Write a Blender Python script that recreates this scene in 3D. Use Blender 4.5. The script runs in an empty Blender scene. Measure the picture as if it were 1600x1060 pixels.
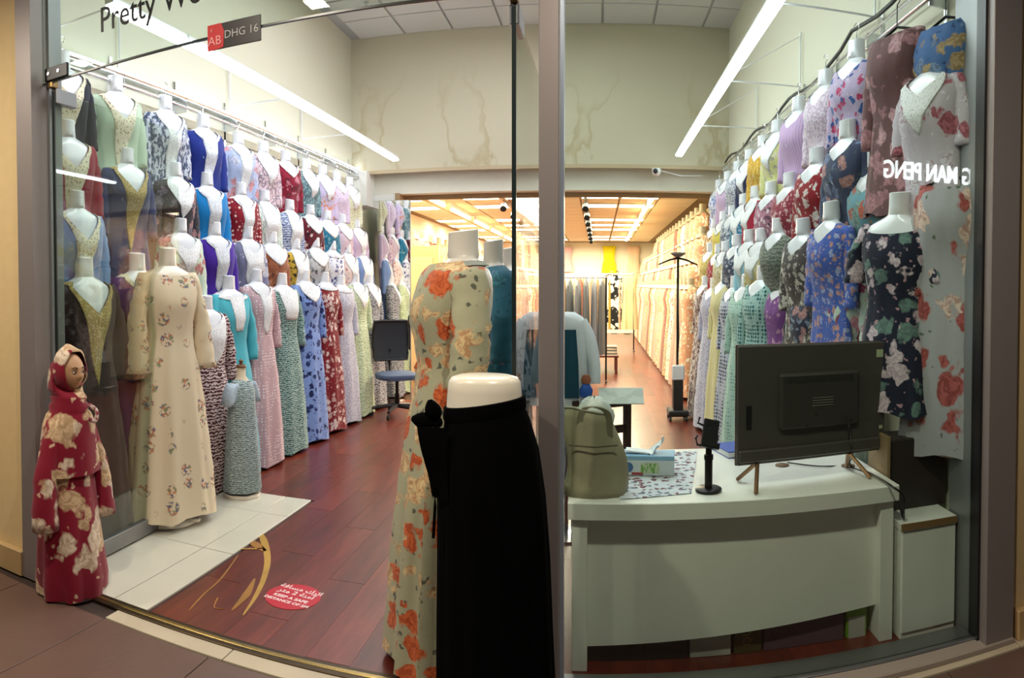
import bpy, math, random
from mathutils import Vector, Matrix
random.seed(7)
PI = math.pi
C = bpy.context.scene.collection
scene = bpy.context.scene

# ------------------------------------------------------------------ camera, world, exposure
FPX, PXC, ROW0, PITCH, YAW, EYE = 1075.0, 800.0, 470.0, math.radians(1.3), 135 / 1075.0, 1.5
cam = bpy.data.cameras.new('camera'); cam.type = 'PANO'
cam.panorama_type = 'CENTRAL_CYLINDRICAL'
cam.central_cylindrical_range_u_min = -PXC / FPX
cam.central_cylindrical_range_u_max = PXC / FPX
cam.central_cylindrical_range_v_min = -(1060 - ROW0) / FPX
cam.central_cylindrical_range_v_max = ROW0 / FPX
cam.central_cylindrical_radius = 1.0
cam.clip_start = 0.05; cam.clip_end = 200
co = bpy.data.objects.new('camera', cam); C.objects.link(co)
co.location = (0, 0, EYE); co.rotation_euler = (PI / 2 - PITCH, 0, YAW)
scene.camera = co
scene.view_settings.view_transform = 'Standard'; scene.view_settings.look = 'None'
scene.view_settings.gamma = 1; scene.view_settings.exposure = 0.0
try: scene.view_settings.use_curve_mapping = False
except Exception: pass
w = bpy.data.worlds.new('world'); scene.world = w; w.use_nodes = True
w.node_tree.nodes['Background'].inputs[0].default_value = (1.0, .82, .62, 1)
w.node_tree.nodes['Background'].inputs[1].default_value = 0.10
TUBE, STRIP, PANEL, DOWN = 17.0, 12.0, 20.0, 22.0
scene.cycles.max_bounces = 8; scene.cycles.transparent_max_bounces = 16

def area(name, loc, sx, sy, power, col, rot=(0, 0, 0)):
    l = bpy.data.lights.new(name, 'AREA'); l.shape = 'RECTANGLE'; l.size = sx; l.size_y = sy
    l.energy = power; l.color = col
    o = bpy.data.objects.new(name, l); C.objects.link(o); o.location = loc; o.rotation_euler = rot
    return o
# the mall's own ceiling lights (corridor side) and two wide area lamps without fixtures, over shop and back room
for x_ in (-5.44, -3.54, -1.65, .25):
    area('downlight_lamp', (x_, 1.10, 3.19), .11, .11, 42, (1, .88, .72))
area('shop_area_light', (-.8, 5.2, 4.5), 2.4, 3.5, 130, (.93, .97, 1))
area('back_room_fill_light', (-.8, 14.6, 2.7), 3.5, 12, 1150, (1, .88, .70))  # lamp added below the glowing panels to brighten the room to its far wall

# ------------------------------------------------------------------ pixel -> world
def ray(px, py):
    a = (px - PXC) / FPX; v = (ROW0 - py) / FPX
    x, y, z = math.sin(a), math.cos(a), v
    y, z = y * math.cos(PITCH) + z * math.sin(PITCH), -y * math.sin(PITCH) + z * math.cos(PITCH)
    x, y = x * math.cos(YAW) - y * math.sin(YAW), x * math.sin(YAW) + y * math.cos(YAW)
    return Vector((x, y, z))
def at_y(px, py, Y): d = ray(px, py); return Vector((0, 0, EYE)) + d * (Y / d.y)
def at_x(px, py, X): d = ray(px, py); return Vector((0, 0, EYE)) + d * (X / d.x)
def at_z(px, py, Z): d = ray(px, py); return Vector((0, 0, EYE)) + d * ((Z - EYE) / d.z)

# ------------------------------------------------------------------ materials
def hexc(h):
    h = h.lstrip('#'); v = [int(h[i:i + 2], 16) / 255 for i in (0, 2, 4)]
    return tuple(c / 12.92 if c <= .04045 else ((c + .055) / 1.055) ** 2.4 for c in v) + (1,)
MATS = {}
def newmat(name):
    m = bpy.data.materials.new(name); m.use_nodes = True
    return m, m.node_tree, m.node_tree.nodes['Principled BSDF']
def flat(name, h, rough=.5, metal=0, bump=0, bscale=60, coat=0, var=0, emis=0):
    if name in MATS: return MATS[name]
    m, nt, b = newmat(name); c = hexc(h)
    b.inputs['Base Color'].default_value = c; b.inputs['Roughness'].default_value = rough
    b.inputs['Metallic'].default_value = metal; b.inputs['Coat Weight'].default_value = coat
    if emis:
        b.inputs['Emission Color'].default_value = c; b.inputs['Emission Strength'].default_value = emis
    if bump or var:
        t = nt.nodes.new('ShaderNodeTexCoord'); n = nt.nodes.new('ShaderNodeTexNoise')
        n.inputs['Scale'].default_value = bscale; n.inputs['Detail'].default_value = 4
        nt.links.new(t.outputs['Object'], n.inputs['Vector'])
        if bump:
            bp = nt.nodes.new('ShaderNodeBump'); bp.inputs['Strength'].default_value = bump
            bp.inputs['Distance'].default_value = .004
            nt.links.new(n.outputs['Fac'], bp.inputs['Height']); nt.links.new(bp.outputs['Normal'], b.inputs['Normal'])
        if var:
            n2 = nt.nodes.new('ShaderNodeTexNoise'); n2.inputs['Scale'].default_value = bscale * .12; n2.inputs['Detail'].default_value = 6
            nt.links.new(t.outputs['Object'], n2.inputs['Vector'])
            r = nt.nodes.new('ShaderNodeValToRGB')
            r.color_ramp.elements[0].position = .3; r.color_ramp.elements[1].position = .7
            r.color_ramp.elements[0].color = tuple(x * (1 - var) for x in c[:3]) + (1,)
            r.color_ramp.elements[1].color = tuple(min(1, x * (1 + var)) for x in c[:3]) + (1,)
            nt.links.new(n2.outputs['Fac'], r.inputs['Fac']); nt.links.new(r.outputs['Color'], b.inputs['Base Color'])
    MATS[name] = m; return m
def emit(name, h, s):
    if name in MATS: return MATS[name]
    m = bpy.data.materials.new(name); m.use_nodes = True; nt = m.node_tree; nt.nodes.clear()
    e = nt.nodes.new('ShaderNodeEmission'); o = nt.nodes.new('ShaderNodeOutputMaterial')
    e.inputs[0].default_value = hexc(h); e.inputs[1].default_value = s
    nt.links.new(e.outputs[0], o.inputs[0]); MATS[name] = m; return m
def glass(name='clear_glass', tint='#f4faf6', ior=1.5):
    if name in MATS: return MATS[name]
    m = bpy.data.materials.new(name); m.use_nodes = True; nt = m.node_tree; nt.nodes.clear()
    t = nt.nodes.new('ShaderNodeBsdfTransparent'); t.inputs[0].default_value = hexc(tint)
    g = nt.nodes.new('ShaderNodeBsdfGlossy'); g.inputs['Roughness'].default_value = 0.0
    f = nt.nodes.new('ShaderNodeFresnel'); ge = nt.nodes.new('ShaderNodeNewGeometry'); mr = nt.nodes.new('ShaderNodeMapRange')
    mr.inputs[3].default_value = ior; mr.inputs[4].default_value = 1 / ior
    nt.links.new(ge.outputs['Backfacing'], mr.inputs[0]); nt.links.new(mr.outputs[0], f.inputs['IOR'])
    x = nt.nodes.new('ShaderNodeMixShader'); o = nt.nodes.new('ShaderNodeOutputMaterial')
    nt.links.new(f.outputs[0], x.inputs[0]); nt.links.new(t.outputs[0], x.inputs[1]); nt.links.new(g.outputs[0], x.inputs[2])
    nt.links.new(x.outputs[0], o.inputs[0]); MATS[name] = m; return m

def fabric(base, kind='plain', c1=None, c2=None, scale=1.0, c3=None):
    """printed cloth. kinds: plain, flowers, roses, dots, leaf, speckle, zigzag, lattice, lace, stripes"""
    key = ('fab', base, kind, c1, c2, scale, c3)
    if key in MATS: return MATS[key]
    m, nt, b = newmat('cloth_%s_%s' % (kind, base.strip('#')))
    N, L = nt.nodes.new, nt.links.new
    b.inputs['Roughness'].default_value = .82; b.inputs['Specular IOR Level'].default_value = .25
    b.inputs['Sheen Weight'].default_value = .15
    tc = N('ShaderNodeTexCoord'); mp = N('ShaderNodeMapping'); L(tc.outputs['Object'], mp.inputs['Vector'])
    off = (hash(str(key)) if False else sum(ord(ch) for ch in str(key))) % 17
    mp.inputs['Location'].default_value = (off * .37, off * .11, off * .23)
    vec = mp.outputs['Vector']
    bc = hexc(base)
    def distort(v, sc, amp):
        n = N('ShaderNodeTexNoise'); n.inputs['Scale'].default_value = sc; n.inputs['Detail'].default_value = 2; L(v, n.inputs['Vector'])
        s = N('ShaderNodeVectorMath'); s.operation = 'SUBTRACT'; L(n.outputs['Color'], s.inputs[0]); s.inputs[1].default_value = (.5, .5, .5)
        k = N('ShaderNodeVectorMath'); k.operation = 'SCALE'; L(s.outputs[0], k.inputs[0]); k.inputs['Scale'].default_value = amp
        a = N('ShaderNodeVectorMath'); a.operation = 'ADD'; L(v, a.inputs[0]); L(k.outputs[0], a.inputs[1]); return a.outputs[0]
    def ramp(fac, stops, interp='LINEAR'):
        r = N('ShaderNodeValToRGB'); r.color_ramp.interpolation = interp
        e = r.color_ramp.elements
        while len(e) < len(stops): e.new(.5)
        for i, (p, cc) in enumerate(stops): e[i].position = p; e[i].color = cc
        L(fac, r.inputs['Fac']); return r.outputs['Color']
    W, K = (1, 1, 1, 1), (0, 0, 0, 1)
    def mix(f, a, bb):
        x = N('ShaderNodeMix'); x.data_type = 'RGBA'
        if hasattr(f, 'links'): L(f, x.inputs[0])
        else: x.inputs[0].default_value = f
        for s, v in ((x.inputs[6], a), (x.inputs[7], bb)):
            if isinstance(v, tuple): s.default_value = v
            else: L(v, s)
        return x.outputs[2]
    def vor(v, sc, rnd=1.0):
        n = N('ShaderNodeTexVoronoi'); n.inputs['Scale'].default_value = sc; n.inputs['Randomness'].default_value = rnd; L(v, n.inputs['Vector']); return n
    def noise(v, sc, det=3):
        n = N('ShaderNodeTexNoise'); n.inputs['Scale'].default_value = sc; n.inputs['Detail'].default_value = det; L(v, n.inputs['Vector']); return n
    C1 = hexc(c1) if c1 else bc; C2 = hexc(c2) if c2 else C1; C3 = hexc(c3) if c3 else C2
    col = None
    if kind in ('flowers', 'roses'):
        sc = (9 if kind == 'roses' else 20) * scale
        dv = distort(vec, sc * 1.6, 1.15 / sc)
        v = vor(dv, sc, .9)
        sep = N('ShaderNodeSeparateColor'); L(v.outputs['Color'], sep.inputs[0])
        lf = distort(vec, sc * 3, .5 / sc); v2 = vor(lf, sc * 2.6)
        sp2 = N('ShaderNodeSeparateColor'); L(v2.outputs['Color'], sp2.inputs[0])
        lm = N('ShaderNodeMath'); lm.operation = 'MULTIPLY'
        L(ramp(v2.outputs['Distance'], [(.20, W), (.30, K)]), lm.inputs[0]); L(ramp(sp2.outputs[1], [(.0, K), (.52, W)], 'CONSTANT'), lm.inputs[1])
        cc = mix(lm.outputs[0], bc, C3)
        fl = ramp(v.outputs['Distance'], [(.44, W), (.54, K)] if kind == 'roses' else [(.38, W), (.47, K)])
        keep = ramp(sep.outputs[0], [(0, K), (.22, W)], 'CONSTANT')
        pick = ramp(sep.outputs[1], [(0, C1), (.5, C2)], 'CONSTANT')
        ring = noise(dv, sc * 5, 2)
        dark = mix(ramp(ring.outputs['Fac'], [(.42, K), (.58, W)]), tuple(x * .62 for x in C1[:3]) + (1,), W)
        mm = N('ShaderNodeMix'); mm.data_type = 'RGBA'; mm.blend_type = 'MULTIPLY'; mm.inputs[0].default_value = .55
        L(pick, mm.inputs[6]); L(dark, mm.inputs[7])
        k = N('ShaderNodeMath'); k.operation = 'MULTIPLY'; L(fl, k.inputs[0]); L(keep, k.inputs[1])
        col = mix(k.outputs[0], cc, mm.outputs[2])
    elif kind == 'dots':
        v = vor(vec, 42 * scale, .35); col = mix(ramp(v.outputs['Distance'], [(.26, W), (.33, K)]), bc, C1)
    elif kind == 'leaf':
        mp2 = N('ShaderNodeMapping'); L(distort(vec, 14 * scale, .05 / scale), mp2.inputs[0]); mp2.inputs['Scale'].default_value = (1.6, 1, .7); mp2.inputs['Rotation'].default_value = (.3, .6, .4)
        n = noise(mp2.outputs[0], 34 * scale, 1); f1 = ramp(n.outputs['Fac'], [(.50, K), (.54, W)])
        n2 = noise(vec, 60 * scale, 1); f2 = ramp(n2.outputs['Fac'], [(.60, K), (.63, W)])
        col = mix(f2, mix(f1, bc, C1), C2)
    elif kind == 'speckle':
        n = noise(vec, 75 * scale, 3); col = mix(ramp(n.outputs['Fac'], [(.44, K), (.56, W)]), bc, C1)
    elif kind in ('zigzag', 'stripes', 'lattice'):
        wv = N('ShaderNodeTexWave'); wv.inputs['Scale'].default_value = 14 * scale; wv.bands_direction = 'Z' if kind != 'stripes' else 'X'
        wv.inputs['Distortion'].default_value = 0 if kind == 'stripes' else 6; wv.inputs['Detail'].default_value = 1; wv.inputs['Detail Scale'].default_value = 3
        L(vec, wv.inputs['Vector']); f = ramp(wv.outputs['Fac'], [(.45, K), (.58, W)])
        if kind == 'lattice':
            v = vor(vec, 40 * scale, .2); f = ramp(v.outputs['Distance'], [(.36, K), (.44, W)])
        col = mix(f, bc, C1)
    elif kind == 'lace':
        v = vor(distort(vec, 30, .02), 85 * scale, 1.0)
        col = ramp(v.outputs['Distance'], [(.12, C1), (.42, bc)])
    bp = N('ShaderNodeBump'); bp.inputs['Strength'].default_value = .6 if kind == 'lace' else .22; bp.inputs['Distance'].default_value = .005
    nz = noise(vec, 220 if kind != 'lace' else 110, 2); L(nz.outputs['Fac'], bp.inputs['Height']); L(bp.outputs['Normal'], b.inputs['Normal'])
    if col is None: b.inputs['Base Color'].default_value = bc
    else: L(col, b.inputs['Base Color'])
    MATS[key] = m; return m

PLASTIC = flat('white_mannequin_plastic', '#e4e6ec', .22, coat=.4)
CREAMPL = flat('cream_mannequin_plastic', '#e6dccb', .28, coat=.3)
LACE = fabric('#eef0f2', 'lace', '#b9bcc4'); GOLD = fabric('#b39b62', 'lace', '#f1e3b4'); SILV = fabric('#dfe3ea', 'lace', '#8f98a8')
PEARL = fabric('#efe7cf', 'lace', '#9d8c58', scale=.6)
ALU = flat('brushed_aluminium', '#8d8f92', .38, .85, var=.06, bscale=40)
FRAME = flat('grey_painted_frame', '#8a8280', .45, .3)
JAMB = flat('grey_blue_jamb', '#878a8c', .4, .4)
CHROME = flat('chrome', '#d5d8dc', .18, 1)
BLACK = flat('black_plastic', '#17181a', .4); BLACKM = flat('black_metal', '#1b1c1e', .35, .6)
WHITEL = flat('white_laminate', '#efeee8', .35, var=.02)
WALLM = flat('shop_wall_paint', '#dcdacb', .85, bump=.08, bscale=120, var=.02)
MALLW = flat('yellow_mall_wall_paint', '#d8bd8a', .75, bump=.15, bscale=150, var=.03)
GLASS = glass()

# ------------------------------------------------------------------ mesh builder
class MB:
    def __init__(s): s.v = []; s.f = []; s.m = []; s.mi = 0
    def add(s, vs, fs):
        n = len(s.v); s.v += [tuple(a) for a in vs]; s.f += [tuple(i + n for i in f) for f in fs]; s.m += [s.mi] * len(fs); return s
    def box(s, x0, x1, y0, y1, z0, z1, M=None, bev=0):
        if bev:
            b = bev; vs = []; xs = ((x0, x0 + b, x1 - b, x1), (y0, y0 + b, y1 - b, y1), (z0, z0 + b, z1 - b, z1))
            # chamfered box: 24 verts
            idx = {}
            for i in (0, 1):
                for j in (0, 1):
                    for k in (0, 1):
                        X, Y, Z = (x0, x1)[i], (y0, y1)[j], (z0, z1)[k]
                        Xi, Yi, Zi = (x0 + b, x1 - b)[i], (y0 + b, y1 - b)[j], (z0 + b, z1 - b)[k]
                        idx[i, j, k, 'x'] = len(vs); vs.append((X, Yi, Zi))
                        idx[i, j, k, 'y'] = len(vs); vs.append((Xi, Y, Zi))
                        idx[i, j, k, 'z'] = len(vs); vs.append((Xi, Yi, Z))
            g = idx; F = []
            for i in (0, 1): F.append([g[i, 0, 0, 'x'], g[i, 1, 0, 'x'], g[i, 1, 1, 'x'], g[i, 0, 1, 'x']])
            for j in (0, 1): F.append([g[0, j, 0, 'y'], g[1, j, 0, 'y'], g[1, j, 1, 'y'], g[0, j, 1, 'y']])
            for k in (0, 1): F.append([g[0, 0, k, 'z'], g[1, 0, k, 'z'], g[1, 1, k, 'z'], g[0, 1, k, 'z']])
            for j in (0, 1):
                for k in (0, 1): F.append([g[0, j, k, 'y'], g[1, j, k, 'y'], g[1, j, k, 'z'], g[0, j, k, 'z']])
            for i in (0, 1):
                for k in (0, 1): F.append([g[i, 0, k, 'x'], g[i, 1, k, 'x'], g[i, 1, k, 'z'], g[i, 0, k, 'z']])
                for j in (0, 1): F.append([g[i, j, 0, 'x'], g[i, j, 1, 'x'], g[i, j, 1, 'y'], g[i, j, 0, 'y']])
            for i in (0, 1):
                for j in (0, 1):
                    for k in (0, 1): F.append([g[i, j, k, 'x'], g[i, j, k, 'y'], g[i, j, k, 'z']])
        else:
            vs = [(x, y, z) for x in (x0, x1) for y in (y0, y1) for z in (z0, z1)]
            F = [(0, 1, 3, 2), (4, 6, 7, 5), (0, 4, 5, 1), (2, 3, 7, 6), (0, 2, 6, 4), (1, 5, 7, 3)]
        if M: vs = [M @ Vector(v) for v in vs]
        return s.add(vs, F)
    def loft(s, rings, cap0=False, cap1=False, closed=True):
        n = len(rings[0]); vs = [p for r in rings for p in r]; F = []
        for j in range(len(rings) - 1):
            for i in range(n if closed else n - 1):
                a = j * n + i; b = j * n + (i + 1) % n; F.append((a, b, b + n, a + n))
        if cap0: F.append(tuple(range(n))[::-1])
        if cap1: F.append(tuple((len(rings) - 1) * n + i for i in range(n)))
        return s.add(vs, F)
    def lathe(s, prof, c=(0, 0, 0), n=20, sx=1, sy=1, M=None):
        R = []
        for r, z in prof:
            ring = [Vector((c[0] + r * sx * math.cos(2 * PI * i / n), c[1] + r * sy * math.sin(2 * PI * i / n), c[2] + z)) for i in range(n)]
            R.append([M @ p for p in ring] if M else ring)
        return s.loft(R, True, True)
    def tube(s, pts, r, n=8, r2=None):
        pts = [Vector(p) for p in pts]; R = []
        for i, p in enumerate(pts):
            d = (pts[min(i + 1, len(pts) - 1)] - pts[max(i - 1, 0)]).normalized()
            u = d.cross(Vector((0, 0, 1))); u = u if u.length > .1 else d.cross(Vector((0, 1, 0))); u.normalize(); v = d.cross(u)
            rr = r if r2 is None else r + (r2 - r) * i / (len(pts) - 1)
            if isinstance(r, (list, tuple)): rr = r[i]
            R.append([p + u * rr * math.cos(2 * PI * k / n) + v * rr * math.sin(2 * PI * k / n) for k in range(n)])
        return s.loft(R, True, True)
    def mesh(s, name, mats=(), smooth=False):
        me = bpy.data.meshes.new(name); me.from_pydata(s.v, [], s.f)
        for m in mats: me.materials.append(m)
        if any(s.m): me.polygons.foreach_set('material_index', s.m)
        if smooth:
            me.polygons.foreach_set('use_smooth', [True] * len(s.f))
            if smooth != 'all':
                try: me.set_sharp_from_angle(angle=math.radians(42))
                except Exception: pass
        import bmesh
        bm = bmesh.new(); bm.from_mesh(me); bmesh.ops.recalc_face_normals(bm, faces=bm.faces); bm.to_mesh(me); bm.free()
        me.update(); return me
    def build(s, name, mat, parent=None, smooth=False, loc=None, rz=0):
        me = s.mesh(name, mat if isinstance(mat, (list, tuple)) else [mat], smooth)
        return link(name, me, parent, loc, rz)
def link(name, me, parent=None, loc=None, rz=0, mat=None):
    o = bpy.data.objects.new(name, me); C.objects.link(o)
    if parent: o.parent = parent
    if loc is not None: o.location = loc
    if rz: o.rotation_euler[2] = rz
    if mat:
        o.material_slots[0].link = 'OBJECT'; o.material_slots[0].material = mat
    return o
def tag(o, label=None, cat=None, group=None, kind=None):
    if label:
        if not 4 <= len(label.split()) <= 16: print('LABEL!', len(label.split()), label)
        o['label'] = label
    if cat: o['category'] = cat
    if group: o['group'] = group
    if kind: o['kind'] = kind
    return o
def thing(name, loc, label, cat, rz=0, group=None):
    o = bpy.data.objects.new(name, None); o.empty_display_size = .1; C.objects.link(o); o.location = loc; o.rotation_euler[2] = rz
    return tag(o, label, cat, group)
def struct(o): o['kind'] = 'structure'; return o
def catmull(P, n):
    P = [Vector(p) for p in P]; out = []
    for i in range(len(P) - 1):
        a, b, c, d = P[max(i - 1, 0)], P[i], P[i + 1], P[min(i + 2, len(P) - 1)]
        for k in range(n):
            t = k / n; out.append(.5 * ((2 * b) + (c - a) * t + (2 * a - 5 * b + 4 * c - d) * t * t + (3 * b - a - 3 * c + d) * t ** 3))
    out.append(P[-1]); return out
def text(s, size, mat, name, depth=.003, M=None, parent=None, align='CENTER', bold=0, sx=1):
    cu = bpy.data.curves.new(name, 'FONT'); cu.body = s; cu.size = size; cu.extrude = depth; cu.align_x = align; cu.offset = bold; cu.resolution_u = 3
    o = bpy.data.objects.new('tmp', cu); C.objects.link(o); bpy.context.view_layer.update()
    me = bpy.data.meshes.new_from_object(o.evaluated_get(bpy.context.evaluated_depsgraph_get()))
    bpy.data.objects.remove(o); me.materials.clear(); me.materials.append(mat); me.name = name
    for v in me.vertices: v.co.x *= sx
    if M: me.transform(M)
    return link(name, me, parent)

# ------------------------------------------------------------------ the shell
FY, XL, XR, YB, ZC, YFAR = 2.46, -3.08, 1.57, 8.25, 4.62, 21.5
def sbox(name, mat, *a, bev=0): return struct(MB().box(*a, bev=bev).build(name, mat))

# bulkhead material with water stains
def stained(name, h, stain, lo, hi):
    m, nt, b = newmat(name); N, L = nt.nodes.new, nt.links.new
    b.inputs['Roughness'].default_value = .85
    tc = N('ShaderNodeTexCoord'); mp = N('ShaderNodeMapping'); mp.inputs['Scale'].default_value = (1, 1, .55); L(tc.outputs['Object'], mp.inputs[0])
    n = N('ShaderNodeTexNoise'); n.inputs['Scale'].default_value = 1.3; n.inputs['Detail'].default_value = 5; L(mp.outputs[0], n.inputs['Vector'])
    r = N('ShaderNodeValToRGB'); e = r.color_ramp.elements; c = hexc(h)
    e[0].position = .50; e[0].color = c; e[1].position = .575; e[1].color = c
    x = e.new(.535); x.color = hexc(stain); y = e.new(.52); y.color = c
    L(n.outputs['Fac'], r.inputs['Fac']); 
    sp = N('ShaderNodeSeparateXYZ'); L(tc.outputs['Object'], sp.inputs[0])
    mr = N('ShaderNodeMapRange'); mr.inputs[1].default_value = hi; mr.inputs[2].default_value = lo; L(sp.outputs['Z'], mr.inputs[0])
    mx = N('ShaderNodeMix'); mx.data_type = 'RGBA'; L(mr.outputs[0], mx.inputs[0]); mx.inputs[6].default_value = c; L(r.outputs['Color'], mx.inputs[7])
    L(mx.outputs[2], b.inputs['Base Color']); return m
BULK = stained('stained_cream_plaster', '#cbc4ac', '#b9ad8c', 3.3, 4.2)
WALLUP = flat('greenish_white_wall', '#d6d4c0', .85, bump=.06, bscale=100)
sbox('wall_left', WALLUP, XL - .12, XL, FY + .05, YB + .3, 0, ZC + .1)
sbox('wall_right', WALLUP, XR + .16, XR + .3, FY + .05, YB + .3, 0, ZC + .1)
sbox('wall_right_lining', WALLUP, XR, XR + .16, FY + .24, YB + .3, 0, ZC + .1)
o = sbox('wall_bulkhead', BULK, XL, XR, YB, YB + .18, 2.93, ZC + .1)
sbox('trim_1', flat('beige_beam_paint', '#bfae8f', .8), XL, XR, YB - .012, YB + .02, 2.90, 2.945)
# lower lintel and white pillar beside the opening
OPX = at_y(630, 350, YB + .35).x
sbox('wall_lintel', WALLM, XL, XR, YB + .18, YB + .40, 2.66, 2.96)
sbox('trim_2', flat('brown_opening_trim', '#a08460', .7), OPX, XR, YB + .36, YB + .42, 2.60, 2.67)
sbox('wall_pillar', flat('white_pillar_paint', '#e6e6e0', .7), XL, OPX + .0, YB + .18, YB + .42, 0, 2.66)
sbox('trim_3', flat('brown_opening_trim', '#a08460', .7), OPX - .05, OPX + .015, YB + .15, YB + .43, 2.3, 2.67)
sbox('wall_pilaster', flat('white_pillar_paint', '#e6e6e0', .7), XL, at_y(578, 300, YB).x, YB - .12, YB + .2, 2.5, 2.93)
# back room
BKW = flat('cream_back_room_wall', '#f4ecd8', .8)
sbox('wall_back', BKW, XL - .4, XR + .4, YFAR, YFAR + .1, 0, 3.0)
sbox('wall_back_left', BKW, XL - .5, XL - .38, YB + .42, YFAR, 0, 3.0)
sbox('wall_back_right', BKW, XR + .30, XR + .42, YB + .2, YFAR, 0, 3.0)
bc = sbox('ceiling_back_room', flat('back_ceiling_void', '#8a6f4c', .9), XL - .5, XR + .42, YB + .4, YFAR, 2.83, 2.93)
# ceilings of separate tiles
def tiles(parent, name, me, spots, mat=None):
    for p in spots:
        q = link(name, me, parent, p)
        if mat: q.material_slots[0].link = 'OBJECT'; q.material_slots[0].material = mat(p)
ct = flat('mineral_ceiling_tile', '#c9cac6', .9, bump=.3, bscale=200)
cl = sbox('ceiling', flat('ceiling_grid_metal', '#a5a8a8', .6), XL - .1, XR + .3, FY - .05, YB + .2, ZC, ZC + .1)
tme = MB().box(-.287, .287, -.287, .287, -.014, .0, bev=.004).mesh('ceiling_tile', [ct])
tiles(cl, 'ceiling_tile', tme, [(XL + .42 + .6 * i, YB - .3 - .6 * j, ZC) for i in range(8) for j in range(7) if not (j == 2 and i in (3,))])
tpb = flat('back_ceiling_tile', '#e6d2b0', .9)
t2 = MB().box(-.287, .287, -.287, .287, -.012, .0, bev=.004).mesh('ceiling_tile', [tpb])
PAN = emit('fluorescent_panel', '#fff1d2', PANEL)
panel_cells = {}
for j in range(20):
    for i in range(8):
        if (j % 2 == 0 and i in (0, 2, 3, 5, 6)) and j not in (6, 14): panel_cells[i, j] = 1
bspots = [(XL + .1 + .6 * i, YB + .75 + .6 * j, 2.83) for i in range(8) for j in range(20) if (i, j) not in panel_cells]
tiles(bc, 'ceiling_tile', t2, bspots)
lp = MB().box(-.27, .27, -.2, .2, -.02, -.002).mesh('diffuser', [PAN]); lf = MB()
for a in ((-.29, -.27, -.29, .29), (.27, .29, -.29, .29), (-.27, .27, -.29, -.2), (-.27, .27, .2, .29)): lf.box(a[0], a[1], a[2], a[3], -.024, 0)
lfm = lf.mesh('light_frame', [flat('light_frame_white', '#e8dcc0', .5)])
for n, ((i, j)) in enumerate(sorted(panel_cells)):
    t = thing('ceiling_light', (XL + .1 + .6 * i, YB + .75 + .6 * j, 2.83), 'square glowing light panel set in the tiled ceiling of the back room', 'ceiling light', group='light panels in the back room ceiling')
    link('diffuser', lp, t); link('light_frame', lfm, t)

# ------------------------------------------------------------------ floors
def wood():
    m, nt, b = newmat('red_laminate_wood'); N, L = nt.nodes.new, nt.links.new
    tc = N('ShaderNodeTexCoord'); oi = N('ShaderNodeObjectInfo')
    cmb = N('ShaderNodeCombineXYZ')
    ml = N('ShaderNodeMath'); ml.operation = 'MULTIPLY'; L(oi.outputs['Random'], ml.inputs[0]); ml.inputs[1].default_value = 37
    L(ml.outputs[0], cmb.inputs[0]); L(ml.outputs[0], cmb.inputs[1])
    ad = N('ShaderNodeVectorMath'); ad.operation = 'ADD'; L(tc.outputs['Object'], ad.inputs[0]); L(cmb.outputs[0], ad.inputs[1])
    mp = N('ShaderNodeMapping'); mp.inputs['Scale'].default_value = (14, 1.6, 1); L(ad.outputs[0], mp.inputs[0])
    n = N('ShaderNodeTexNoise'); n.inputs['Scale'].default_value = 1.0; n.inputs['Detail'].default_value = 6; n.inputs['Roughness'].default_value = .65; L(mp.outputs[0], n.inputs['Vector'])
    r = N('ShaderNodeValToRGB'); e = r.color_ramp.elements
    e[0].position = .30; e[0].color = hexc('#4e1c13'); e[1].position = .72; e[1].color = hexc('#743222')
    x = e.new(.5); x.color = hexc('#622518')
    L(n.outputs['Fac'], r.inputs['Fac'])
    hv = N('ShaderNodeHueSaturation'); L(r.outputs['Color'], hv.inputs['Color'])
    mr = N('ShaderNodeMapRange'); mr.inputs[3].default_value = .82; mr.inputs[4].default_value = 1.22; L(oi.outputs['Random'], mr.inputs[0]); L(mr.outputs[0], hv.inputs['Value'])
    L(hv.outputs['Color'], b.inputs['Base Color'])
    b.inputs['Roughness'].default_value = .32; b.inputs['Coat Weight'].default_value = .15; b.inputs['Coat Roughness'].default_value = .2
    return m
WOOD = wood()
fl = sbox('floor', flat('floor_joint_dark', '#3a1410', .6), XL, XR + .16, FY - .04, YFAR, -.1, -.006)
PW, PL_ = .193, 1.22
pm = MB().box(-PW / 2 + .0005, PW / 2 - .0005, -PL_ / 2 + .0015, PL_ / 2 - .0015, -.012, 0).mesh('plank', [WOOD])
TX, TY1 = -2.02, 4.36
for i in range(24):
    x = XL + .1 + PW * i; off = (i * 7 % 5) * .24
    for j in range(-1, 15):
        y = FY + .04 + off + PL_ * j; y0, y1 = max(y, FY - .03), min(y + PL_, YFAR)
        if y1 - y0 < .05 or x > XR: continue
        if x < TX + .02 and y0 < TY1:
            if y1 <= TY1: continue
            y0 = TY1
        if abs((y1 - y0) - PL_) < .002: q = link('plank', pm, fl, (x, (y0 + y1) / 2, 0))
        else:
            q = MB().box(-PW / 2 + .0005, PW / 2 - .0005, -(y1 - y0) / 2 + .0015, (y1 - y0) / 2 - .0015, -.012, 0).build('plank', WOOD, fl, loc=(x, (y0 + y1) / 2, 0))
# grey-white tiles inside the door
TILE = flat('pale_grey_tile', '#cbc8b8', .22, var=.05, bscale=20)
for (x0, x1) in ((XL, -2.70), (-2.70, -2.14), (-2.14, TX + .08)):
    ys = [FY + .03, 3.28, 3.98, TY1]
    for a, b2 in zip(ys, ys[1:]):
        MB().box(x0 + .003, x1 - .003, a + .003, b2 - .003, -.02, .004, bev=.002).build('tile', TILE, fl)
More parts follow.
